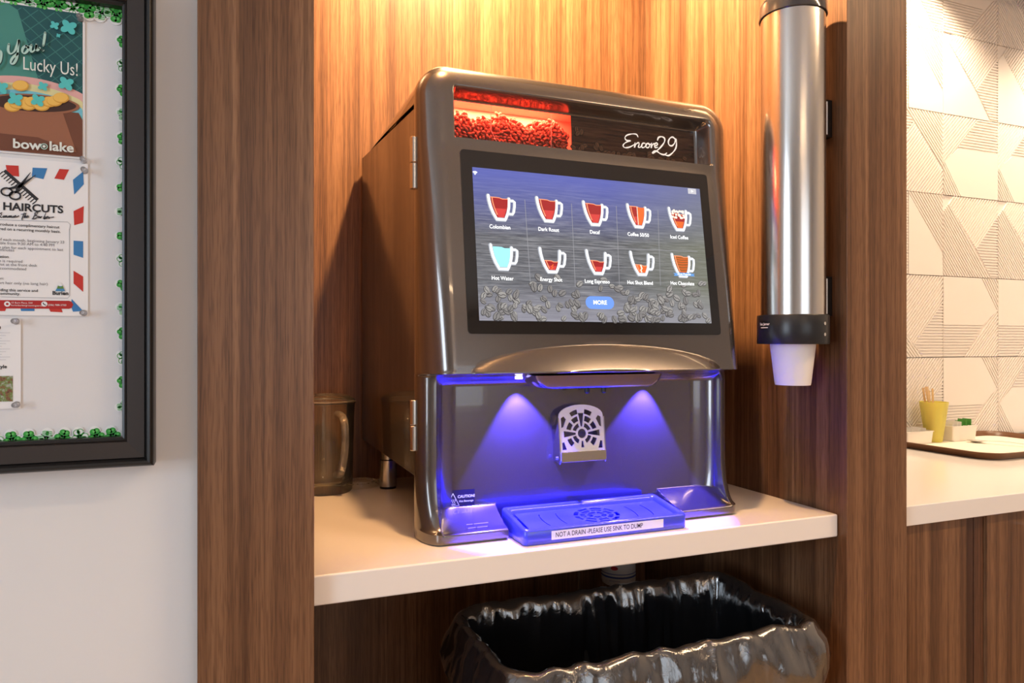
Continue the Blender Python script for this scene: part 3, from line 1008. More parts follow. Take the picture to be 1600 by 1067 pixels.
holes += [arc(0.0335, 0.0415, dg_(58), dg_(80), 3), arc(0.0335, 0.0415, dg_(100), dg_(122), 3)]
holes += [[(-0.0385, -0.014), (-0.0345, -0.013), (-0.030, -0.026), (-0.0385, -0.026)], [(0.0385, -0.014), (0.0345, -0.013), (0.030, -0.026), (0.0385, -0.026)]]
gv, gf = holed(outer, holes, 0.002)
REST = B().add([(CX_ + a, 1.0945 + c*0.14 + n, CZ_ + c) for a, c, n in gv], gf).build('cup_rest', MT['rest'], MACH, smooth=0)
for s in (-1, 1):
    xx = CX_ + s*(hw + 0.001)
    pts = [(1.0960, CZ_ + 0.028), (1.0870, CZ_ - 0.044), (1.0900, CZ_ - 0.050), (1.1145, CZ_ - 0.046), (1.1145, CZ_ - 0.020)]
    B().prism(pts, lambda a, c, n: (n, a, c), xx - 0.0008, xx + 0.0008).build('side_flange', MT['chrome'], REST, smooth=0)
    B().lathe([(0.0028, xx - s*0.0), (0.0028, xx + s*0.003), (0.0018, xx + s*0.0036)], (0, 1.101, CZ_ - 0.041), 12, axis='x').build('rivet', MT['chrome'], REST)
B().box(CX_ - hw, CX_ + hw, 1.0845, 1.0860, CZ_ - 0.0465, CZ_ - 0.0290).build('lower_band', MT['chrome'], REST, bevel=0.0004)

# caution label on the bay wall
def onbay(a, c, n): return (a, 1.1146 - n, c)
cq = B()
xa, za = at(696, 767, 1.113); xb, zb = at(742, 793, 1.113)
cq.poly([(xa, zb), (xb, zb), (xb, za - 0.001), (xa, za)], onbay, 0.0002, 0)
tx0, tz0 = xa + 0.013, (za + zb)/2 - 0.0005
cq.stroke([(tx0, tz0 + 0.0105), (tx0 - 0.0105, tz0 - 0.0095), (tx0 + 0.0105, tz0 - 0.0095), (tx0, tz0 + 0.0105)], 0.0011, onbay, 0.0005, 1)
for dx in (-0.003, 0, 0.003):
    cq.stroke([(tx0 + dx, tz0 + 0.001), (tx0 + dx + 0.0012, tz0 - 0.001), (tx0 + dx - 0.0006, tz0 - 0.0035), (tx0 + dx + 0.0004, tz0 - 0.0055)], 0.0007, onbay, 0.0005, 1, cap=False)
cq.stroke([(tx0 - 0.0045, tz0 - 0.0072), (tx0 + 0.0045, tz0 - 0.0072)], 0.0008, onbay, 0.0005, 1, cap=False)
cq.text('CAUTION!', xb - 0.0145, tz0 + 0.0045, 0.0062, onbay, 0.0005, 1, fat=0.03)
cq.text('Hot Beverage', xb - 0.0145, tz0 - 0.0030, 0.0044, onbay, 0.0005, 1, fat=0.015)
cq.build('caution_label', [M('label_dark', (0.02, 0.015, 0.06), 0.3), M('label_white', (0.85, 0.85, 0.9), 0.4, emit=(0.8, 0.8, 1), estr=0.25)], MACH, smooth=0)

# drip tray standing between the two feet of the door
TX0, TX1, TY0, TY1 = 0.421, 0.716, 0.998, 1.098
tilt = lambda y: (y - TY0)*0.15
def tring(ins, z, r, sl_=1.0): return [(x, y, z + sl_*tilt(y)) for x, y in rrect(TX0 + ins, TX1 - ins, TY0 + ins, TY1 - ins, r)]
tb = B()
tb.rings([tring(0.002, -0.3095, 0.006, 0), tring(0.0, -0.307, 0.008, 0), tring(0.0, -0.2885, 0.008), tring(0.0012, -0.2862, 0.008), tring(0.0035, -0.2855, 0.008), tring(0.0075, -0.2866, 0.008), tring(0.010, -0.2895, 0.007), tring(0.013, -0.3010, 0.006), tring(0.020, -0.3030, 0.004)])
m, t, b_ = newmat('blue_tray_plastic')
b_.inputs['Base Color'].default_value = (0.055, 0.075, 0.62, 1)
b_.inputs['Roughness'].default_value = 0.22
b_.inputs['Coat Weight'].default_value = 0.5
b_.inputs['Subsurface Weight'].default_value = 0.25
b_.inputs['Subsurface Radius'].default_value = (0.01, 0.01, 0.02)
TRM = m
TRAY = tb.build('drip_tray', TRM, MACH, smooth=50)
TRAY['label'] = 'blue plastic drip tray'
gx, gy = (TX0 + TX1)/2 + 0.004, (TY0 + TY1)/2 - 0.001
out = rrect(-0.1335, 0.1335, -0.0365, 0.0365, 0.004, 3)
hl = []
for r0, r1, n, ph in ((0.006, 0.0125, 5, 0.2), (0.0155, 0.0215, 7, 0.0), (0.0245, 0.0300, 9, 0.3)):
    for i in range(n):
        a0 = ph + 2*PI*i/n
        hl.append([(p[0]*1.35, p[1]) for p in arc(r0, r1, a0, a0 + 2*PI/n*0.78, 4)])
for sx in (-1, 1):
    for x0 in (0.062, 0.092):
        hl.append([(sx*(x0 + 0.006*math.cos(q) + o_), 0.024*math.sin(q)) for q, o_ in [(-1.2 + 0.4*i, 0.0) for i in range(7)] + [(1.2 - 0.4*i, 0.0018) for i in range(7)]])
gv, gf = holed(out, hl, 0.0016)
B().add([(gx + a, gy + c*1.0, -0.2935 + tilt(gy + c) + n) for a, c, n in gv], gf).build('grate', TRM, TRAY, smooth=0)
B().poly([(TX0 + 0.013, TY0 + 0.013), (TX1 - 0.013, TY0 + 0.013), (TX1 - 0.013, TY1 - 0.013), (TX0 + 0.013, TY1 - 0.013)], lambda a, c, n: (a, c, n), -0.3005).build('well', M('tray_well', (0.008, 0.008, 0.05), 0.4), TRAY, smooth=0)
def ontray(a, c, n): return (a, TY0 - 0.0004 - n, c)
st = B()
st.prism([(0.4665, -0.3035), (0.6690, -0.3035), (0.6690, -0.2900), (0.4665, -0.2900)], ontray, 0.0002, -0.0002, 0)
st.text('NOT A DRAIN -PLEASE USE SINK TO DUMP', 0.4730, -0.2967, 0.0106, ontray, 0.0004, 1, align='LEFT', sx=0.765, fat=0.008)
st.build('paper_label', [MT['paper'], MT['ink']], TRAY, smooth=0)
# print on the left base block
def onfoot(a, c, n): return (a, c, -0.2935 + (c - 1.049)*0.37 + n)
mp_ = B()
for yy, ln in ((1.067, (5, 11)), (1.058, (6, 8))):
    xx = 0.352
    for n_ in ln:
        mp_.stroke([(xx + 0.0011*i, yy + (0.0011 if i % 2 else -0.0008)) for i in range(n_*2)], 0.0007, onfoot, 0.0012, 0, cap=False)
        xx += 0.0022*n_ + 0.002
mp_.build('moulded_print', M('print_blue', (0.5, 0.5, 0.9), 0.4), MACH, smooth=0)
# ------------------------------------------------------------------ cup dispenser on the right niche wall
DX, DY, DR = 0.9525, 1.010, 0.0555
DSP = thing('cup_dispenser', 'stainless steel tube cup dispenser with black collar on niche wall', 'cup dispenser', (DX, DY, -0.004))
tb = B()
tb.lathe([(DR, 0.046), (DR, 0.600), (DR - 0.002, 0.600), (DR - 0.002, 0.046)], (DX, DY, 0), 96, cap=False)
tb.build('steel_tube', steel('dispenser_steel', (0.66, 0.63, 0.60), 0.20, (700, 700, 2)), DSP)
B().lathe([(DR + 0.0012, 0.583), (DR + 0.0030, 0.584), (DR + 0.0030, 0.604), (DR + 0.001, 0.611), (DR - 0.006, 0.616), (0.0001, 0.618)], (DX, DY, 0), 64, cap=False).build('top_cap', M('cap_plastic', (0.05, 0.045, 0.045), 0.12, coat=0.7), DSP, smooth=50)
B().lathe([(DR + 0.0050, -0.003), (DR + 0.0062, -0.001), (DR + 0.0062, 0.047), (DR + 0.0050, 0.049), (DR - 0.003, 0.049), (DR - 0.003, 0.040), (0.046, 0.036), (0.044, -0.003), (DR + 0.005, -0.003)], (DX, DY, 0), 72, cap=False).build('collar', M('collar_plastic', (0.016, 0.017, 0.020), 0.30), DSP, smooth=40)
def oncol(ang0):
    def fn(a, c, n):
        th = ang0 + a/(DR + 0.0062)
        r = DR + 0.0064 + n
        return (DX + r*math.cos(th), DY + r*math.sin(th), c)
    return fn
pa = math.atan2(-DY, -DX)       # towards the room
fn = oncol(pa - 0.86)
lb = B()
for i in range(6):
    a0, a1 = -0.013 + i*0.0043, -0.013 + (i+1)*0.0043
    lb.poly([(a0, 0.0235), (a1, 0.0235), (a1, 0.0385), (a0, 0.0385)], fn, 0.0001, 0)
lb.text('San Jamar', 0.0, 0.0325, 0.0064, fn, 0.0005, 1, fat=0.02).stroke([(-0.009, 0.0262), (-0.004, 0.0262), (0.0, 0.0262), (0.009, 0.0262)], 0.0014, fn, 0.0005, 1, cap=False)
lb.build('maker_label', [M('maker_label_dark', (0.01, 0.01, 0.012), 0.3), MT['white']], DSP, smooth=0)
for zz in (0.033, 0.014):
    th = pa + 0.98
    c = (DX + (DR + 0.0062)*math.cos(th), DY + (DR + 0.0062)*math.sin(th))
    v = Vector((math.cos(th), math.sin(th), 0))
    B().tube([(c[0], c[1], zz), (c[0] + v.x*0.0014, c[1] + v.y*0.0014, zz)], 0.0030, 12).build('screw', MT['chrome'], DSP)
B().lathe([(0.004, 0.0), (0.004, 0.004), (0.003, 0.005)], (DX + DR + 0.005, DY - 0.020, 0.024), 12, axis='x').build('set_screw', MT['chrome'], DSP)
for z0, z1 in ((0.378, 0.438), (0.052, 0.116)):
    B().box(DX + DR - 0.006, XR, DY - 0.016, DY + 0.030, z0 - 0.004, z1 + 0.004).build('wall_bracket', M('bracket_steel_%.1f' % z0, (0.05, 0.04, 0.035), 0.4, 0.8), DSP, bevel=0.001)
    def onb(a, c, n): return (1.0085 + a, DY - 0.0165 - n, c)
    q = B()
    q.poly([(-0.001, z0), (0.0095, z0), (0.0095, z1), (-0.001, z1)], onb, 0.0001, 0)
    for k in range(13):
        zz = z0 + 0.006 + k*(z1 - z0 - 0.012)/12
        q.poly([(0.002, zz - 0.0011), (0.0065, zz - 0.0011), (0.0065, zz + 0.0011), (0.002, zz + 0.0011)], onb, 0.0003, 1)
    q.build('sticker', [MT['paper'], MT['greyink']], DSP, smooth=0)
cupb = B()
cupb.lathe([(0.0290, -0.0745), (0.0295, -0.0765), (0.0302, -0.0765), (0.0312, -0.072), (0.0388, -0.006), (0.0400, 0.018), (0.0390, 0.018), (0.0378, -0.006), (0.030, -0.071), (0.0001, -0.0715)], (DX, DY, 0), 64, cap=False)
tag(cupb.build('paper_cup', MT['cup'], smooth=40), 'white tapered cup poking out below the dispenser collar', 'cup')

# ------------------------------------------------------------------ pitcher and loose lid beside the machine
PX_, PY_ = 0.196, 1.530
PIT = thing('water_pitcher', 'clear plastic pitcher with handle, amber light put into its tint, beside the coffee machine', 'pitcher', (PX_, PY_, SH1))
MT['clear'] = glassy('clear_plastic', (0.98, 0.955, 0.88), 0.08, 0.04, 0.03)  # amber light on the clear plastic is put into the warm tint
MT['clear2'] = glassy('clear_plastic_thick', (0.96, 0.92, 0.83), 0.16, 0.05, 0.12)
pr_ = [(0.052, -0.3095), (0.0545, -0.306), (0.0555, -0.290), (0.0585, -0.150), (0.0600, -0.128), (0.0618, -0.1255), (0.0610, -0.1235), (0.0585, -0.1255), (0.0565, -0.150), (0.0535, -0.286), (0.0500, -0.2905), (0.0001, -0.2905)]
B().lathe([(0.0001, -0.3085)] + pr_, (PX_, PY_, 0), 56, cap=False).build('jug_body', MT['clear'], PIT, smooth=40)
ha = math.radians(-74)
hp = [(0.056, -0.146), (0.078, -0.147), (0.092, -0.160), (0.095, -0.195), (0.088, -0.235), (0.074, -0.262), (0.053, -0.268)]
hh = B()
hs = smooth_pts(hp, 6)
hh.tube([(PX_ + r*math.cos(ha)*1.0, PY_ + r*math.sin(ha), z) for r, z in hs], 0.0075, 12)
hh.build('handle', MT['clear2'], PIT)
ld = B()
ld.lathe([(0.0600, -0.1228), (0.0595, -0.1185), (0.050, -0.112), (0.030, -0.107), (0.0001, -0.106)], (PX_, PY_, 0), 48, cap=False)
ld.build('jug_lid', MT['clear'], PIT, smooth=60)
B().lathe([(0.0592, -0.1240), (0.0615, -0.1225), (0.0605, -0.1200), (0.0580, -0.1195)], (PX_, PY_, 0), 48, cap=False).build('lid_rim', MT['clear2'], PIT, smooth=60)
LID = thing('plastic_lid', 'flat clear ribbed plastic lid lying behind the steel machine foot', 'lid', (0.272, 1.556, SH1))
lb = B()
lb.lathe([(0.040, -0.3095), (0.041, -0.306), (0.040, -0.3005), (0.036, -0.2985), (0.034, -0.3015), (0.028, -0.302), (0.027, -0.2965), (0.0001, -0.296)], (0.272, 1.556, 0), 40, cap=False)
lb.build('disc', MT['clear2'], LID)
for k in range(10):
    a = 2*PI*k/10
    B().tube([(0.272 + 0.029*math.cos(a), 1.556 + 0.029*math.sin(a), -0.3005), (0.272 + 0.039*math.cos(a), 1.556 + 0.039*math.sin(a), -0.2985)], 0.0012, 6).build('rib', MT['clear2'], LID)

# ------------------------------------------------------------------ water filter under the shelf
FX, FY = 0.905, 1.545
WF = thing('water_filter', 'white water filter cartridge with blue bands hung under the shelf', 'water filter', (FX, FY, -0.596))
B().lathe([(0.0001, -0.594), (0.034, -0.594), (0.0405, -0.590), (0.042, -0.584), (0.042, -0.405), (0.036, -0.398), (0.0001, -0.398)], (FX, FY, 0), 40, cap=False).build('cartridge', M('filter_white', (0.80, 0.80, 0.80), 0.4), WF, smooth=40)
for zz, hh_ in ((-0.572, 0.004), (-0.563, 0.0018)):
    B().lathe([(0.0424, zz), (0.0424, zz + hh_)], (FX, FY, 0), 40, cap=False).build('blue_band', M('filter_blue', (0.05, 0.12, 0.45), 0.4), WF)
def onf(a, c, n):
    th = math.atan2(-FY, -FX) + a/0.0424
    return (FX + (0.0426 + n)*math.cos(th), FY + (0.0426 + n)*math.sin(th), c)
B().stroke([(-0.022 + 0.0012*i, -0.578 + (0.0016 if i % 2 else -0.0016)) for i in range(22)], 0.0009, onf, 0.0003, 0, cap=False).build('filter_print', M('print_navy', (0.05, 0.12, 0.45), 0.5), WF, smooth=0)
B().disc(-0.010, -0.547, 0.009, 0.005, onf, 0.0003, 0, 16).build('filter_mark', M('print_red', (0.65, 0.04, 0.05), 0.5), WF, smooth=0)
B().box(FX - 0.03, FX + 0.03, FY + 0.036, YN, -0.43, -0.39).build('bracket', MT['black'], WF, bevel=0.002)
for dx in (-0.075, 0.075):
    tag(B().tube([(FX + dx, YN - 0.008, SH0), (FX + dx, YN - 0.008, -0.9)], 0.003, 8).build('water_line', MT['clear2']), 'thin clear water tube running down the niche back panel', 'tube', 'water tubes beside the filter cartridge')

# ------------------------------------------------------------------ trash bin with bag
RX0, RX1, RY0, RY1, RZ = 0.372, 0.962, 0.940, 1.238, -0.480
BIN = thing('trash_bin', 'slim black rubbish bin lined with a crumpled glossy black bag', 'trash bin', ((RX0+RX1)/2, (RY0+RY1)/2, FL))
bcx, bcy = (RX0+RX1)/2, (RY0+RY1)/2
def loop(ins, r, n=30):
    return rrect(RX0 + ins, RX1 - ins, RY0 + ins, RY1 - ins, max(0.01, r), n)
def dense_loop(N, ins, r):
    P = rrect(RX0 + ins, RX1 - ins, RY0 + ins, RY1 - ins, max(0.012, r), 10)
    L = [0.0]
    for i in range(len(P)):
        a, b = P[i], P[(i+1) % len(P)]
        L.append(L[-1] + math.hypot(b[0]-a[0], b[1]-a[1]))
    out, j = [], 0
    for k in range(N):
        s = L[-1]*k/N
        while L[j+1] < s: j += 1
        a, b = P[j], P[(j+1) % len(P)]
        q = (s - L[j])/max(1e-9, L[j+1]-L[j])
        out.append((a[0]+(b[0]-a[0])*q, a[1]+(b[1]-a[1])*q))
    return out
bb = B()
bb.rings([[(x, y, FL + 0.002) for x, y in loop(0.045, 0.03)], [(x, y, RZ - 0.14) for x, y in loop(0.012, 0.045)], [(x, y, RZ - 0.012) for x, y in loop(0.006, 0.045)], [(x, y, RZ - 0.008) for x, y in loop(0.010, 0.045)], [(x, y, RZ - 0.14) for x, y in loop(0.018, 0.045)], [(x, y, FL + 0.012) for x, y in loop(0.052, 0.03)]])
bb.build('bin_body', M('bin_plastic', (0.02, 0.02, 0.022), 0.45), BIN, smooth=50)
N = 520
prof = [(0.012, -0.150), (0.000, -0.135), (-0.012, -0.115), (-0.020, -0.095), (-0.023, -0.075), (-0.022, -0.058), (-0.018, -0.042), (-0.013, -0.028), (-0.008, -0.016), (-0.004, -0.007), (0.000, -0.001), (0.005, 0.003), (0.011, 0.002), (0.016, -0.004),
        (0.019, -0.012), (0.021, -0.022), (0.023, -0.035), (0.024, -0.050), (0.025, -0.068), (0.026, -0.09), (0.027, -0.115), (0.028, -0.145), (0.030, -0.18), (0.033, -0.23), (0.037, -0.30), (0.041, -0.38), (0.046, -0.48), (0.052, -0.60), (0.06, -0.70)]
rg = []
for pi_, (ins, dz) in enumerate(prof):
    lp = dense_loop(N, ins, 0.055 - ins*0.6)
    row = []
    for k, (x, y) in enumerate(lp):
        a = 2*PI*k/N
        # outward direction
        e = 0.002
        nx = (1 if x > RX1 - 0.06 else -1 if x < RX0 + 0.06 else 0) * max(0, abs(x - bcx) - (bcx - RX0 - 0.06))/0.06
        ny = (1 if y > RY1 - 0.06 else -1 if y < RY0 + 0.06 else 0) * max(0, abs(y - bcy) - (bcy - RY0 - 0.06))/0.06
        l = math.hypot(nx, ny) or 1
        nx, ny = nx/l, ny/l
        inner = pi_ > 12
        P = Vector((x*17 + dz*6, y*17, dz*(9 if inner else 17) + (7.0 if inner else 0)))
        P2 = Vector((x*46 - dz*12, y*46, dz*(16 if inner else 44) + (3.0 if inner else 0)))
        rid = lambda v_: 1 - 2.2*abs(noise.noise(v_))
        P3 = Vector((x*110, y*110, dz*60))
        vor = lambda v_: noise.voronoi(v_)[0][0]
        crum = noise.noise(P)*0.006 + vor(P*1.0 + Vector((5, 2, 1)))*0.014 + vor(P2*0.9)*0.0050 + rid(P3)*0.0006 - 0.010
        fold = (0.35 - 1.6*abs(noise.noise(Vector((x*38, y*38, dz*2.5 + 11*inner)))))*(0.011 if inner else 0.006)
        amp = 1.0 if abs(dz) > 0.02 else 0.55
        d = (crum + fold*(1.0 if inner else 0.25))*amp
        if inner: d = min(d, 0.006)
        zz = RZ + dz + noise.noise(Vector((x*30, y*30, 2.0)))*0.006*math.exp(-abs(dz)/0.03) + noise.noise(Vector((x*9, y*9, 5.0)))*0.006
        if pi_ < 3: zz += noise.noise(Vector((x*14, y*14, 9.0)))*0.02
        s = -1 if inner else 1
        row.append((x + nx*d*s, y + ny*d*s, zz))
    rg.append(row)
m, t, b_ = newmat('black_bin_bag')
b_.inputs['Base Color'].default_value = (0.012, 0.012, 0.014, 1)
b_.inputs['Roughness'].default_value = 0.10
b_.inputs['Specular IOR Level'].default_value = 1.0
b_.inputs['Coat Weight'].default_value = 1.0
v = texco(t, (38, 38, 22))
n1 = noise_n(t, v, 1.0, 5, 0.62, 1.2)
vo = t.nodes.new('ShaderNodeTexVoronoi')
vo.feature = 'DISTANCE_TO_EDGE'
vo.inputs['Scale'].default_value = 1.0
t.links.new(texco(t, (44, 44, 24), rot=(0.4, 0.2, 0.3)), vo.inputs['Vector'])
ad = t.nodes.new('ShaderNodeMath'); ad.operation = 'MULTIPLY_ADD'; ad.inputs[1].default_value = 0.8
t.links.new(vo.outputs['Distance'], ad.inputs[0]); t.links.new(n1, ad.inputs[2])
bump(t, b_, n1, 0.30, 0.006)
b_.inputs['IOR'].default_value = 1.8
bag = B()
bag.rings(rg, cap0=False)
bag.build('bin_bag', m, BIN, smooth=70)['label'] = 'crumpled glossy black bin bag folded over the rim'

# ------------------------------------------------------------------ tray on the far counter and what stands on it
TZ = -0.310
TR = thing('serving_tray', 'brown serving tray with pale lining on the white countertop', 'tray', (2.10, 1.43, TZ))
def tr(ins, z, r): return [(x, y, z) for x, y in rrect(1.845 + ins, 2.36 - ins, 1.255 + ins, 1.612 - ins, r, 8)]
B().rings([tr(0.016, TZ + 0.0008, 0.045), tr(0.012, TZ + 0.002, 0.05), tr(0.002, TZ + 0.017, 0.06), tr(0.0, TZ + 0.0195, 0.06), tr(0.004, TZ + 0.0200, 0.06), tr(0.007, TZ + 0.018, 0.058), tr(0.016, TZ + 0.0045, 0.05), tr(0.020, TZ + 0.0040, 0.045)]).build('tray_body', M('brown_tray_plastic', (0.14, 0.058, 0.022), 0.35), TR, smooth=40)
B().rings([tr(0.021, TZ + 0.0042, 0.044), tr(0.021, TZ + 0.0056, 0.044)]).build('lining', M('cream_lining', (0.88, 0.82, 0.70), 0.6), TR)
TF = TZ + 0.0058
YC = thing('yellow_tumbler', 'translucent yellow plastic tumbler holding wooden stirrers on the tray', 'tumbler', (2.022, 1.556, TF))
B().lathe([(0.0001, TF), (0.0225, TF), (0.0235, TF + 0.002), (0.0400, TF + 0.122), (0.0385, TF + 0.122), (0.0222, TF + 0.006), (0.0001, TF + 0.006)], (2.022, 1.556, 0), 40, cap=False).build('tumbler_body', glassy('yellow_plastic', (1.0, 0.94, 0.30), 0.10, 0.05, 0.42), YC, smooth=40)
stick = M('birch_wood', (0.72, 0.50, 0.26), 0.6)
for k, (dx, dy, lx, ly, L) in enumerate(((-0.010, 0.004, -0.030, 0.010, 0.165), (0.004, -0.006, -0.018, 0.012, 0.168), (-0.002, 0.008, -0.024, -0.004, 0.158), (0.008, 0.004, 0.010, 0.012, 0.162), (-0.006, -0.008, -0.034, -0.006, 0.170))):
    b0, b1 = Vector((2.022 + dx, 1.556 + dy, TF + 0.0085)), Vector((2.022 + lx*1.1, 1.556 + ly*1.1, TF + L))
    dr = (b1 - b0).normalized()
    wv = dr.cross(Vector((0.3, 1, 0))).normalized()*0.0032
    tv = dr.cross(wv).normalized()*0.0008
    cs = []
    for q, ww in ((0, .6), (0.02, 1), (0.98, 1), (1, .6)):
        p = b0.lerp(b1, q)
        cs.append([p + wv*ww + tv, p - wv*ww + tv, p - wv*ww - tv, p + wv*ww - tv])
    tag(B().rings(cs).build('wooden_stirrer', stick, smooth=0), 'thin wooden stirrer leaning in the yellow tumbler', 'stirrer', 'wooden stirrers in the yellow tumbler')
def caddy(x0, x1, y0, y1, h, label):
    t = thing('packet_caddy', label, 'caddy', ((x0+x1)/2, (y0+y1)/2, TF), 'packet caddies on the tray')
    b = B()
    R = lambda i, z: [(x, y, z) for x, y in rrect(x0 + i, x1 - i, y0 + i, y1 - i, 0.006, 5)]
    b.rings([R(0.004, TF), R(0.003, TF + 0.002), R(0.0, TF + h), R(-0.0015, TF + h), R(-0.0015, TF + h - 0.003), R(0.0, TF + h - 0.003)][:3] + [R(-0.002, TF + h), R(-0.002, TF + h + 0.002), R(0.002, TF + h + 0.002), R(0.005, TF + 0.005)])
    b.build('caddy_body', M('caddy_white', (0.85, 0.80, 0.74), 0.35), t, smooth=40)
    e = B()
    e.lathe([(0.006, x1 - 0.0002), (0.010, x1 - 0.0002), (0.010, x1 + 0.0016), (0.006, x1 + 0.0016)], (0, (y0+y1)/2, TF + h - 0.013), 24, axis='x', cap=False)
    e.build('grip_ring', M('caddy_grip', (0.75, 0.72, 0.68), 0.3), t)
    return t
caddy(1.872, 1.984, 1.526, 1.584, 0.036, 'small white packet caddy tucked against the walnut upright on the tray')
caddy(2.068, 2.176, 1.526, 1.584, 0.045, 'white packet caddy with green packets beside the yellow tumbler')
def packet(x, y, z, wd, hg, lean, rz, mats, label, group):
    b = B()
    rows_ = []
    for i in range(7):
        v_ = i/6
        tk = 0.0025*math.sin(PI*v_) + 0.0004
        rows_.append([(-wd/2, -tk*0.3, v_*hg), (0, -tk, v_*hg), (wd/2, -tk*0.3, v_*hg), (wd/2, tk*0.3, v_*hg), (0, tk, v_*hg), (-wd/2, tk*0.3, v_*hg)])
    b.rings(rows_)
    for i in (1, 2):
        pass
    q = B()
    q.v, q.f = b.v, b.f
    q.m = [1 if (f[0] // 6) in (2, 3) and (f[0] % 6) in (0, 1, 3, 4) else 0 for f in b.f]
    o = q.build('sweetener_packet', mats, smooth=40, local=(x, y, z))
    o.rotation_euler = (lean, 0, rz)
    return tag(o, label, 'packet', group)
wht = M('packet_white', (0.86, 0.84, 0.80), 0.5)
grn = M('packet_green', (0.10, 0.36, 0.07), 0.5)
gry = M('packet_print_grey', (0.12, 0.12, 0.14), 0.5)
for k in range(5):
    packet(2.080 + k*0.0095, 1.554 + 0.003*(k % 2), TF + 0.0065, 0.034, 0.049 + 0.003*(k % 3), 0.04, 1.45 + 0.08*(k % 3 - 1), [wht, gry], 'white printed packet standing in the caddy with green packets', 'white packets in the caddy beside the tumbler')
for k in range(4):
    packet(2.130 + k*0.0105, 1.556 - 0.003*(k % 2), TF + 0.0065, 0.030, 0.053 + 0.006*(k % 2), 0.05, 1.40 + 0.15*(k % 2), [grn, wht], 'green packet standing upright in the white caddy', 'green packets in the caddy beside the tumbler')
for k in range(8):
    packet(1.884 + k*0.0115, 1.554 + 0.002*(k % 2), TF + 0.0065, 0.034, 0.036 + 0.003*(k % 3), 0.05, 1.5 + 0.06*(k % 2), [wht, grn if k % 3 == 1 else gry], 'white packet in the small caddy against the walnut upright', 'packets in the small caddy')
SP = thing('teaspoon', 'shiny steel teaspoon lying on the tray lining', 'spoon', (2.13, 1.47, TF))
sb = B()
sx0, sy0 = 2.118, 1.490
dirv = Vector((2.175 - sx0, 1.345 - sy0, 0)).normalized()
sd = Vector((-dirv.y, dirv.x, 0))
rows_ = []
for i in range(15):
    q = i/14
    s_ = -0.024 + q*0.155
    if s_ < 0.024:
        wv_ = 0.0155*math.sqrt(max(0.002, 1 - (s_/0.0262)**2)) + 0.0012
        dp_ = 0.006*max(0, 1 - (s_/0.024)**2)
    else:
        wv_ = 0.0022 + 0.0025*q; dp_ = 0
    zc = TF + 0.0075 + (0.003*math.sin(cl((s_ - 0.02)/0.11)*PI) if s_ > 0.02 else 0)
    c0 = Vector((sx0, sy0, 0)) + dirv*s_
    row = []
    for j in range(7):
        a = -1 + j/3
        row.append((*(c0 + sd*a*wv_).xy, zc - dp_*(1 - a*a)))
    rows_.append(row + [(p[0], p[1], p[2] - 0.0011) for p in row[::-1]])
sb.rings(rows_)
sb.build('spoon_body', MT['chrome'], SP, smooth=50)
# ------------------------------------------------------------------ bulletin board on the white wall
BX0, BX1, BZ0, BZ1, BYW = -0.72, -0.0787, -0.148, 0.438, 0.99
BRD = thing('bulletin_board', 'white bulletin board in a broad black and brown frame on the wall', 'bulletin board', ((BX0+BX1)/2, BYW, BZ0))
prof = [(0, BYW), (0, 0.9600), (0.0015, 0.9562), (0.004, 0.9545), (0.0068, 0.9555), (0.0085, 0.9590), (0.0095, 0.9625), (0.0105, 0.9610), (0.0290, 0.9650), (0.0298, 0.9672), (0.0315, 0.9665), (0.0325, 0.9690), (0.0350, 0.9700), (0.0350, 0.9860)]
def rail(p0, p1, inx, inz):
    """sweep the profile from corner p0 to p1; inward diagonals at both ends"""
    b = B()
    k = len(prof)
    vs = [(p0[0] + inx[0]*w_, y, p0[1] + inz[0]*w_) for w_, y in prof] + [(p1[0] + inx[1]*w_, y, p1[1] + inz[1]*w_) for w_, y in prof]
    fs = [(i, i+1, k+i+1, k+i) for i in range(k-1)]
    for i, f in enumerate(fs):
        b.add([], [f], 0)
    b.v = vs
    b.m = [1 if 7 <= i <= 8 else 0 for i in range(len(fs))]
    b.build('frame_rail', [MT['black_frame'], MT['frame_cove']], BRD, smooth=35)
rail((BX1, BZ1), (BX1, BZ0), (-1, -1), (-1, 1))
rail((BX1, BZ0), (BX0, BZ0), (-1, 1), (1, 1))
rail((BX0, BZ0), (BX0, BZ1), (1, 1), (1, -1))
rail((BX0, BZ1), (BX1, BZ1), (1, -1), (-1, -1))
B().box(BX0+0.03, BX1-0.03, 0.9830, BYW, BZ0+0.03, BZ1-0.03).build('board_panel', MT['board'], BRD, smooth=0)
IX0, IX1, IZ0, IZ1 = BX0+0.035, BX1-0.035, BZ0+0.035, BZ1-0.035
def onbd(lift):
    return lambda a, c, n: (a, 0.9830 - lift - n, c)
GR1, GR2, GR3, WHB = M('clover_green', (0.035, 0.36, 0.05), 0.5), M('clover_light', (0.12, 0.55, 0.12), 0.5), M('clover_pale', (0.62, 0.80, 0.66), 0.5), M('border_white', (0.84, 0.86, 0.86), 0.55)
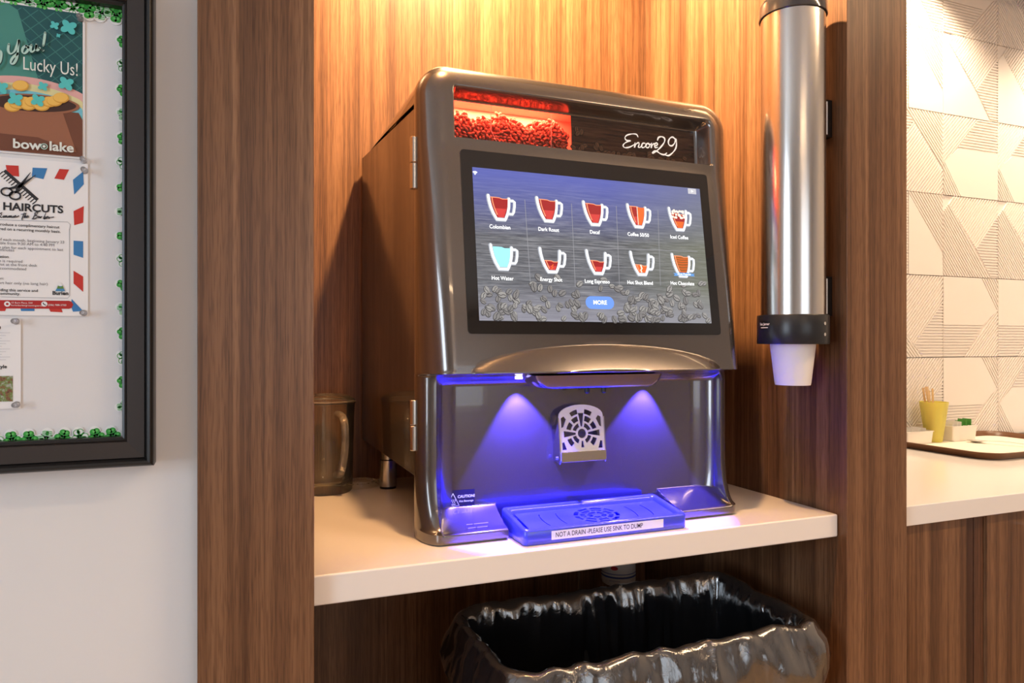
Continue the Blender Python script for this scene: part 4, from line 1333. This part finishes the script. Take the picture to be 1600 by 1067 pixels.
def shamrock(b, cx, cz, s, rot, kind, fn):
    for k in range(3):
        a = rot + 2*PI*k/3
        px, pz = cx + s*0.55*math.cos(a), cz + s*0.55*math.sin(a)
        b.disc(px, pz, s*0.66, s*0.66, fn, 0.0006, 0, 16)
    for k in range(3):
        a = rot + 2*PI*k/3
        for da in (-0.42, 0.42):
            px, pz = cx + s*0.58*math.cos(a+da*0.8), cz + s*0.58*math.sin(a+da*0.8)
            b.disc(px, pz, s*0.36, s*0.36, fn, 0.0010 + 0.0001*k, {0: 1, 1: 4, 2: 1, 3: 0}[kind], 14)
            if kind == 1:
                for w_ in (-0.2, 0, 0.2):
                    b.stroke([(px - s*0.3, pz + w_*s), (px + s*0.3, pz + w_*s)], s*0.07, fn, 0.0014 + 0.0001*k, 1, cap=False)
            if kind == 0: b.disc(px + s*0.05, pz + s*0.05, s*0.16, s*0.16, fn, 0.0015 + 0.0001*k, 2, 10)
            if kind == 3:
                b.stroke([(px + s*0.34*math.cos(q*0.5), pz + s*0.34*math.sin(q*0.5)) for q in range(13)], s*0.07, fn, 0.0014, 1, cap=False)
    a = rot + PI
    b.stroke([(cx, cz), (cx + s*0.5*math.cos(a), cz + s*0.5*math.sin(a)), (cx + s*0.9*math.cos(a+0.25), cz + s*0.9*math.sin(a+0.25))], s*0.14, fn, 0.0013, 1)
def border(name, pts, label):
    t = thing('clover_border', label, 'border', (pts[0][0], 0.983, pts[0][1]), 'clover border strips round the board')
    for i, (x, z, s, r, k) in enumerate(pts):
        b = B()
        shamrock(b, x, z, s, r, k, onbd(0.0002 + 0.0002*(i % 3)))
        b.build('clover', [WHB, GR1, GR2, GR3, GR3], t, smooth=0)
rnd = random.Random(4)
P = []
z = IZ1 - 0.038
i = 0
while z > IZ0 + 0.03:
    P.append((IX1 + 0.0005, z, 0.0084, rnd.uniform(2.2, 3.4), (0, 3, 0, 1)[i % 4]))
    z -= 0.0295; i += 1
border('r', P, 'strip of green clover cut-outs down the upright frame rail')
P = []
x = IX1 - 0.012; i = 0
while x > -0.36:
    P.append((x, IZ0 + 0.0012, 0.0098, rnd.uniform(1.1, 2.0), (0, 0, 3, 0, 1)[i % 5]))
    x -= 0.0170; i += 1
border('b', P, 'strip of green clover cut-outs along the bottom frame rail')
P = []
x = IX1 - 0.008; i = 0
while x > -0.36:
    P.append((x, IZ1 - 0.0065, 0.0105, rnd.uniform(-2.0, -1.2), (0, 1, 0, 3, 0)[i % 5]))
    x -= 0.0150; i += 1
border('t', P, 'strip of green clover cut-outs along the top frame rail')

def corners(pxr, y0, y1, Y=0.9815):
    x, z1 = at(pxr, y0, Y); _, z0 = at(pxr, y1, Y)
    return x, z0, z1
# --- poster with pot of gold
YP = 0.9815
PQ = lambda x, y: at(x, y, YP)
def sheet(name, xr_, z0, z1, wd, label, cat='poster', mat=None):
    t = thing(name, label, cat, (xr_ - wd/2, YP, z0))
    B().box(xr_ - wd, xr_, YP, YP + 0.0006, z0, z1).build('paper_sheet', mat or MT['paper'], t, smooth=0)
    return t
def onp(a, c, n): return (a, YP - 0.0001 - n, c)
xr1, z0, z1 = corners(132.5, 20, 249)
W1 = 0.216
P1 = sheet('clover_poster', xr1, z0, z1, W1, 'teal and brown poster with pot of gold under a rainbow')
TEAL, TEAL2, TLN, BRN, BRN2, BRN3 = M('poster_teal', srgb(26, 84, 88), 0.5), M('poster_teal_light', srgb(70, 140, 130), 0.5), M('poster_lattice', srgb(58, 120, 116), 0.5), M('poster_brown', srgb(112, 66, 46), 0.5), M('poster_brown_light', srgb(150, 98, 72), 0.5), M('poster_brown_dark', srgb(62, 36, 28), 0.5)
GLD, GLD2, TURQ, PINK, LBLU = M('poster_gold', srgb(236, 190, 92), 0.5), M('poster_gold_dark', srgb(214, 158, 60), 0.5), M('poster_turquoise', srgb(84, 196, 196), 0.5), M('poster_pink', srgb(222, 172, 168), 0.5), M('poster_blue', srgb(120, 196, 214), 0.5)
YEL = M('poster_yellow', srgb(220, 214, 160), 0.5)
mg = 0.0022
ax0, ax1, az0, az1 = xr1 - W1 + mg, xr1 - mg, z0 + mg, z1 - mg
zb_ = PQ(60, 165)[1]
b = B()
b.poly([(ax0, zb_ - 0.004), (ax1, zb_ - 0.004), (ax1, az1), (ax0, az1)], onp, 0.0001, 0)
for k in range(-6, 16):
    for s in (1, -1):
        x0_ = ax0 + k*0.0165
        seg_ = []
        for q in range(41):
            xx = x0_ + (q/40)*0.12*s + (0.12 if s < 0 else 0); zz = az1 - (q/40)*0.12*0.95
            if ax0 < xx < ax1 and zb_ + 0.010 < zz < az1: seg_.append((xx, zz))
        if len(seg_) > 2: b.stroke(seg_, 0.0009, onp, 0.00015 + 0.00001*s, 2, cap=False)
c1, c2 = PQ(28, 18), PQ(72, 165)
b.poly([(ax0, zb_), (c2[0], zb_), PQ(28, 16), (c1[0] - 0.01, az1), (ax0, az1)], onp, 0.0002, 1)
b.build('backdrop', [TEAL, TEAL2, TLN], P1, smooth=0)
b = B()
pc = PQ(40, 168)
for i, (r_, mi) in enumerate(((0.128, 0), (0.120, 1), (0.112, 2), (0.104, 3))):
    cz_ = PQ(40, 120)[1] - 0.128
    pts = [(min(ax1, max(ax0, pc[0] + r_*1.05*math.sin(a))), cz_ + r_*math.cos(a)) for a in [(-1.1 + 0.05*k) for k in range(45)]]
    pts = [p for p in pts if p[1] > zb_ - 0.014]
    pts = [(pts[0][0], zb_ - 0.014)] + pts + [(pts[-1][0], zb_ - 0.014)]
    b.poly(pts, onp, 0.0003 + 0.00008*i, mi)
b.build('rainbow', [PINK, YEL, LBLU, M('poster_aqua', srgb(96, 186, 200), 0.5)], P1, smooth=0)
b = B()
bc = PQ(50, 168)
b.poly([(ax0, az0), (ax1, az0), (ax1, zb_ - 0.012), (min(ax1 - 0.004, bc[0] + 0.048), zb_ - 0.004), (bc[0] - 0.05, zb_ - 0.004), (ax0, zb_ - 0.012)], onp, 0.0008, 0)
b.poly([(ax0, az0), (PQ(122, 240)[0], az0), (PQ(97, 172)[0], zb_ - 0.003), (ax0, zb_ - 0.003)], onp, 0.0010, 1)
b.poly([(ax0, PQ(0, 205)[1]), PQ(60, 215), PQ(122, 240), (PQ(122, 240)[0], az0), (ax0, az0)], onp, 0.00105, 0)
b.disc(PQ(53, 163)[0], PQ(53, 163)[1], 0.0465, 0.0115, onp, 0.0012, 1, 40, 0.05)
b.disc(PQ(53, 163)[0], PQ(53, 162.5)[1], 0.0430, 0.0092, onp, 0.0013, 2, 40, 0.05)
b.build('pot', [BRN, BRN2, BRN3], P1, smooth=0)
b = B()
for i, (x_, y_) in enumerate(((20, 167), (28, 163), (38, 160), (45, 165), (52, 160), (62, 163), (66, 166), (78, 160), (86, 159), (96, 154), (33, 135))):
    p = PQ(x_, y_)
    b.disc(p[0], p[1], 0.0082, 0.0062, onp, 0.0015 + 0.00008*i, 1, 20, 0.2)
    b.disc(p[0] - 0.0004, p[1] + 0.0006, 0.0074, 0.0053, onp, 0.00154 + 0.00008*i, 0, 20, 0.2)
b.build('gold_coins', [GLD, GLD2], P1, smooth=0)
b = B()
for x_, y_, s in ((108, 44, 0.0090), (86, 41, 0.0050), (92, 57, 0.0024), (60, 158, 0.0075), (25, 156, 0.0080), (104, 132, 0.0085), (68, 136, 0.0055), (2, 138, 0.008)):
    p = PQ(x_, y_)
    for k in range(4):
        a = 0.6 + k*PI/2
        b.disc(p[0] + s*0.52*math.cos(a), p[1] + s*0.52*math.sin(a), s*0.52, s*0.40, onp, 0.0026 + 0.00004*k, 0, 14, a)
b.build('clover_print', [TURQ], P1, smooth=0)
LT = M('poster_cream', srgb(226, 232, 226), 0.5)
LT2 = M('poster_mint', srgb(178, 214, 204), 0.5)
b = B()
def wr(strokes, w, mi, n=0.0030):
    for i, s_ in enumerate(strokes):
        p = smooth_pts([PQ(x_/4.105, y_/4.105) for x_, y_ in s_], 5)
        b.stroke(p, [w*(0.6 + 0.5*abs(math.sin(q*0.2 + 0.6))) for q in range(len(p))], onp, n + 0.00005*i, mi)
you = [[(62, 290), (58, 330), (72, 352), (98, 336), (118, 290), (126, 262), (122, 320), (112, 380), (92, 414), (74, 412), (84, 380), (120, 350)],
       [(172, 300), (152, 316), (148, 340), (162, 350), (182, 332), (186, 308), (172, 300), (184, 312), (204, 304)],
       [(206, 296), (200, 326), (210, 340), (230, 324), (240, 292), (236, 322), (244, 332), (258, 316)],
       [(294, 216), (290, 250), (282, 300)], [(278, 328), (280, 330)],
       [(2, 330), (14, 350), (8, 400), (-14, 430), (-24, 440)]]
wr([[(x+4, y+5) for x, y in s] for s in you], 0.0024, 2, 0.0029)
wr(you, 0.0024, 0, 0.0033)
LTM = [LT2, LT, M('poster_shadow', srgb(30, 66, 66), 0.6), BRN3]
b.build('script_words', LTM, P1, smooth=0)
b = B()
q1, q2 = PQ(39, 106), PQ(121, 112)
b.text('Lucky Us!', (q1[0]+q2[0])/2, PQ(80, 108)[1] + 0.001, 0.0215, onp, 0.0034, 1, sx=0.66)
b.build('headline', LTM, P1, smooth=0)
b = B()
b.text('bow', PQ(43, 229)[0], PQ(43, 227.5)[1], 0.0150, onp, 0.0034, 1, fat=0.025, sx=1.05)
b.text('lake', PQ(97, 232)[0], PQ(97, 231.5)[1], 0.0150, onp, 0.0034, 1, fat=0.025, sx=1.05)
p = PQ(70, 230)
b.disc(p[0], p[1], 0.0036, 0.0036, onp, 0.0034, 0, 20); b.disc(p[0], p[1], 0.0026, 0.0026, onp, 0.0036, 3, 20); b.disc(p[0], p[1], 0.0016, 0.0016, onp, 0.0038, 1, 16)
b.build('community_name', LTM, P1, smooth=0)

# --- haircut notice
xr2, z0, z1 = corners(137.5, 256, 494)
W2 = 0.222
P2 = sheet('haircut_notice', xr2, z0, z1, W2, 'white haircut notice with scissors and red and blue airmail border')
RED, BLU = M('airmail_red', srgb(196, 52, 42), 0.55), M('airmail_blue', srgb(58, 126, 186), 0.55)
b = B()
for pts, mi in (([(114, 281), (130, 268), (131, 288), (116, 304)], 1), ([(115, 330), (131, 322), (130, 348), (116, 352)], 0), ([(115, 376), (130, 377), (130, 403), (115, 398)], 1), ([(115, 423), (130, 432), (130, 456), (115, 443)], 0),
                ([(9, 258), (29, 259), (30, 276), (12, 274)], 0), ([(51, 262), (74, 263), (68, 280), (50, 276)], 1), ([(93, 264), (108, 265), (100, 281), (85, 279)], 0), ([(-30, 256), (-10, 257), (-12, 272), (-32, 270)], 1),
                ([(112, 467), (130, 486), (114, 487), (111, 478)], 1), ([(32, 481), (54, 482), (54, 486), (33, 486)], 1), ([(76, 481), (96, 482), (98, 488), (79, 487)], 0), ([(-40, 481), (10, 481), (8, 486), (-40, 486)], 0)):
    b.poly([PQ(*p) for p in pts], onp, 0.0002, mi)
b.build('airmail_border', [RED, BLU], P2, smooth=0)
b = B()
lt_ = [PQ(*p) for p in ((-40, 468.5), (108, 470), (112, 471.5), (114.5, 476), (112, 481), (108, 482.5), (-40, 481.5))]
b.poly(lt_, onp, 0.0005, 0)
for x_ in (11.7, 69.5):
    p = PQ(x_, 475); b.disc(p[0], p[1], 0.0031, 0.0031, onp, 0.0007, 1, 18)
p = PQ(11.7, 475); b.disc(p[0], p[1], 0.0014, 0.0014, onp, 0.0009, 0, 12)
p = PQ(69.5, 475); b.stroke([(p[0]-0.0012, p[1]+0.0012), (p[0]-0.0004, p[1]-0.0004), (p[0]+0.0013, p[1]-0.0012)], 0.0009, onp, 0.0009, 2)
b.text('15 Burn Place, SW', PQ(17.5, 473)[0], PQ(17.5, 473)[1], 0.0028, onp, 0.0008, 1, align='LEFT')
b.text('burienbarbergroomingservices', PQ(17.5, 477)[0], PQ(17.5, 477)[1], 0.0027, onp, 0.0008, 1, align='LEFT')
b.text('(206) 988-3700', PQ(75, 476.5)[0], PQ(75, 476.5)[1], 0.0030, onp, 0.0008, 1, align='LEFT')
b.build('contact_banner', [M('banner_red', srgb(176, 36, 34), 0.5), MT['paper'], MT['ink']], P2, smooth=0)
b = B()
def comb(p0, p1, side):
    a, c = Vector(PQ(*p0)), Vector(PQ(*p1))
    d = (c - a).normalized(); n_ = Vector((-d.y, d.x))*side
    L = (c - a).length
    b.poly([tuple(v_) for v_ in (a, c, c + n_*0.0035, a + n_*0.0035)], onp, 0.0003, 0)
    k = 14
    for i in range(k+1):
        s_ = a + d*L*i/k
        b.stroke([tuple(s_), tuple(s_ - n_*0.0058)], 0.0011, onp, 0.0003, 0, cap=False)
comb((5, 268), (57, 314), 1)
for fx_, fy_, tx_, ty_, hx_, hy_ in ((36, 282, 48, 270, 24, 306), (32, 290, 56, 274, 11, 300)):
    b.stroke([PQ(hx_ + (4 if hx_ < 20 else 1), hy_ - 5), PQ(32, 291), PQ(tx_, ty_)], [0.0022, 0.0034, 0.0006], onp, 0.0012, 0)
    c = PQ(hx_, hy_)
    b.stroke([(c[0] + 0.0054*math.cos(q*PI/8), c[1] + 0.0044*math.sin(q*PI/8)) for q in range(17)], 0.0019, onp, 0.0012, 0, cap=False)
b.build('scissors_print', MT['ink'], P2, smooth=0)
b = B()
b.text('E HAIRCUTS', PQ(99, 327)[0], PQ(60, 326)[1], 0.0122, onp, 0.0004, 0, align='RIGHT', fat=0.03, sx=1.04)
def wr2(strokes, w):
    for i, s_ in enumerate(strokes):
        p = smooth_pts([PQ(x_/10.67, 330 + y_/10.67) for x_, y_ in s_], 4)
        b.stroke(p, [w*(0.5 + 0.6*abs(math.sin(q*0.35))) for q in range(len(p))], onp, 0.0005 + 0.00003*i, 1, cap=False)
wr2([[(40, 20), (10, 40), (30, 60), (0, 90), (30, 105), (60, 80)], [(60, 70), (62, 108), (90, 70), (88, 106), (116, 72), (116, 106), (136, 92)], [(146, 74), (144, 106), (170, 72), (168, 106), (194, 74), (194, 106), (214, 96)],
     [(226, 76), (222, 104), (236, 100)], [(244, 94), (266, 84), (260, 72), (244, 84), (248, 106), (280, 98), (320, 76)],
     [(412, 20), (384, 90), (366, 140), (380, 150)], [(350, 56), (440, 40)], [(440, 24), (404, 112), (424, 80), (438, 84), (428, 110), (446, 106)], [(450, 96), (472, 88), (466, 76), (450, 88), (452, 110), (490, 98)],
     [(600, 20), (560, 110), (540, 136)], [(570, 40), (620, 18), (630, 40), (590, 72), (620, 78), (616, 110), (570, 132), (530, 130)], [(660, 88), (640, 92), (636, 112), (654, 108), (664, 86), (662, 114), (680, 104)], [(684, 86), (680, 116), (694, 90), (706, 94)],
     [(770, 24), (730, 130), (750, 96), (766, 102), (752, 128), (734, 136), (776, 116)], [(780, 108), (804, 98), (798, 88), (780, 102), (784, 124), (820, 108)], [(826, 96), (820, 126), (838, 104), (870, 104), (905, 98)]], 0.0011)
for y_, tx_, xr_, bold in ((352.5, 'ed to introduce a complimentary haircut', 93, 1), (359.5, 'ors, offered on a recurring monthly basis.', 95, 1), (376, 'BRS) Friday of each month, beginning January 23', 101, 0), (381.5, 'ments available from 9:30 AM to 4:40 PM', 85.5, 0), (388, 'ength. Please plan for each appointment to last', 99, 0), (392, '30 minutes', 22.5, 0),
                      (402.5, 'mation', 14, 1), (409, 'ation is required', 35.5, 0), (414.5, 's time slot at the front desk', 58, 0), (420.5, 'be accommodated', 41.5, 0), (436, 'son:', 6.5, 0), (443, 'ble for short hair only (no long hair)', 75, 0), (454, 's providing this service and', 59.5, 1), (459.5, 'our community.', 32, 1)):
    q = PQ(xr_, y_)
    b.text(tx_, q[0], PQ(40, y_)[1], 0.00450, onp, 0.0004, 0 if bold else 2, align='RIGHT', fat=0.012 if bold else 0.0, sx=1.0)
c_ = [(-40, 342), (106, 347), (110, 351), (108.5, 360)]
b.stroke([PQ(*p) for p in c_], 0.0006, onp, 0.0003, 3, cap=False)
b.stroke([PQ(*p) for p in ((108.5, 358), (109, 462), (106, 466), (-40, 463))], 0.0006, onp, 0.0003, 3, cap=False)
b.build('notice_text', [MT['ink'], M('script_ink', (0.05, 0.05, 0.06), 0.6), MT['greyink'], M('line_grey', (0.4, 0.42, 0.46), 0.6)], P2, smooth=0)
b = B()
tp, lf, rt = PQ(94.5, 440.5), PQ(86.5, 455), PQ(102, 455)
b.poly([tp, lf, rt], onp, 0.0004, 2)
b.poly([PQ(94.5, 440.5), PQ(91, 447), PQ(98, 447)], onp, 0.0006, 3)
b.poly([PQ(91, 446), PQ(89, 451), PQ(100, 451), PQ(98, 446), PQ(95, 449)], onp, 0.0008, 1)
b.poly([PQ(88.3, 451.5), PQ(86.5, 455), PQ(102, 455), PQ(100.4, 451.5)], onp, 0.0008, 2)
b.text('Burien', PQ(94.5, 459)[0], PQ(94.5, 458.3)[1], 0.0062, onp, 0.0004, 0, fat=0.03)
b.build('town_logo', [MT['ink'], M('logo_green', srgb(96, 140, 66), 0.5), M('logo_blue', srgb(74, 140, 190), 0.5), M('logo_white', (0.85, 0.87, 0.88), 0.5)], P2, smooth=0)

# --- lower notice
xr3, z0, z1 = corners(32.5, 498, 638)
P3 = sheet('photo_notice', xr3, z0, z1, 0.205, 'white notice with a small garden photo pinned under the haircut notice', 'notice')
b = B()
pa_, pb_ = PQ(-30, 588), PQ(20, 627)
m, t, b_ = newmat('garden_photo_print')
n1 = noise_n(t, texco(t, (130, 130, 130)), 1.0, 4, 0.7)
t.links.new(ramp(t, n1, [(0.32, (0.02, 0.02, 0.015)), (0.44, (0.24, 0.09, 0.05)), (0.52, (0.14, 0.24, 0.05)), (0.62, (0.40, 0.40, 0.36))]), b_.inputs['Base Color'])
b.poly([(pa_[0], pb_[1]), (pb_[0], pb_[1]), (pb_[0], pa_[1]), (pa_[0], pa_[1])], onp, 0.0003, 0)
b.text('style', PQ(11, 573)[0], PQ(5, 573)[1], 0.0056, onp, 0.0003, 1, align='RIGHT', fat=0.02)
b.text('o', PQ(1.5, 511)[0], PQ(1.5, 511)[1], 0.010, onp, 0.0003, 1, align='RIGHT', fat=0.03)
for k in range(11):
    q = PQ(16, 520 + k*4.2)
    b.stroke([(q[0] - 0.06, q[1]), (q[0] - 0.004*(k % 3), q[1])], 0.0007, onp, 0.0003, 2, cap=False)
b.build('photo_print', [m, MT['ink'], M('faint_print', (0.66, 0.67, 0.70), 0.6)], P3, smooth=0)

# --- clear push pins
pm = glassy('clear_pin', (0.9, 0.9, 0.92), 0.15, 0.05, 0.12)
for x_, y_, on in ((126, 30, 'at the top corner of the pot-of-gold poster'), (131, 251, 'at the bottom corner of the pot-of-gold poster'), (132.5, 267, 'at the top corner of the haircut notice'), (131, 489, 'at the bottom corner of the haircut notice'), (25, 502, 'at the top corner of the garden photo notice'), (26, 632, 'at the bottom corner of the garden photo notice')):
    x, z = PQ(x_, y_)
    t = thing('push_pin', 'small clear push pin ' + on, 'push pin', (x, YP - 0.0002, z), 'clear push pins on the notices')
    b = B()
    b.lathe([(0.0001, YP - 0.0003), (0.0038, YP - 0.0003), (0.0036, YP - 0.0018), (0.0020, YP - 0.0035), (0.0018, YP - 0.0075), (0.0030, YP - 0.0095), (0.0030, YP - 0.0105), (0.0001, YP - 0.0110)], (x, 0, z), 18, axis='y', cap=False)
    b.build('pin_head', pm, t, smooth=50)
    B().lathe([(0.0005, YP - 0.0020), (0.0005, YP - 0.0100)], (x, 0, z), 8, axis='y').build('pin_needle', MT['chrome'], t)
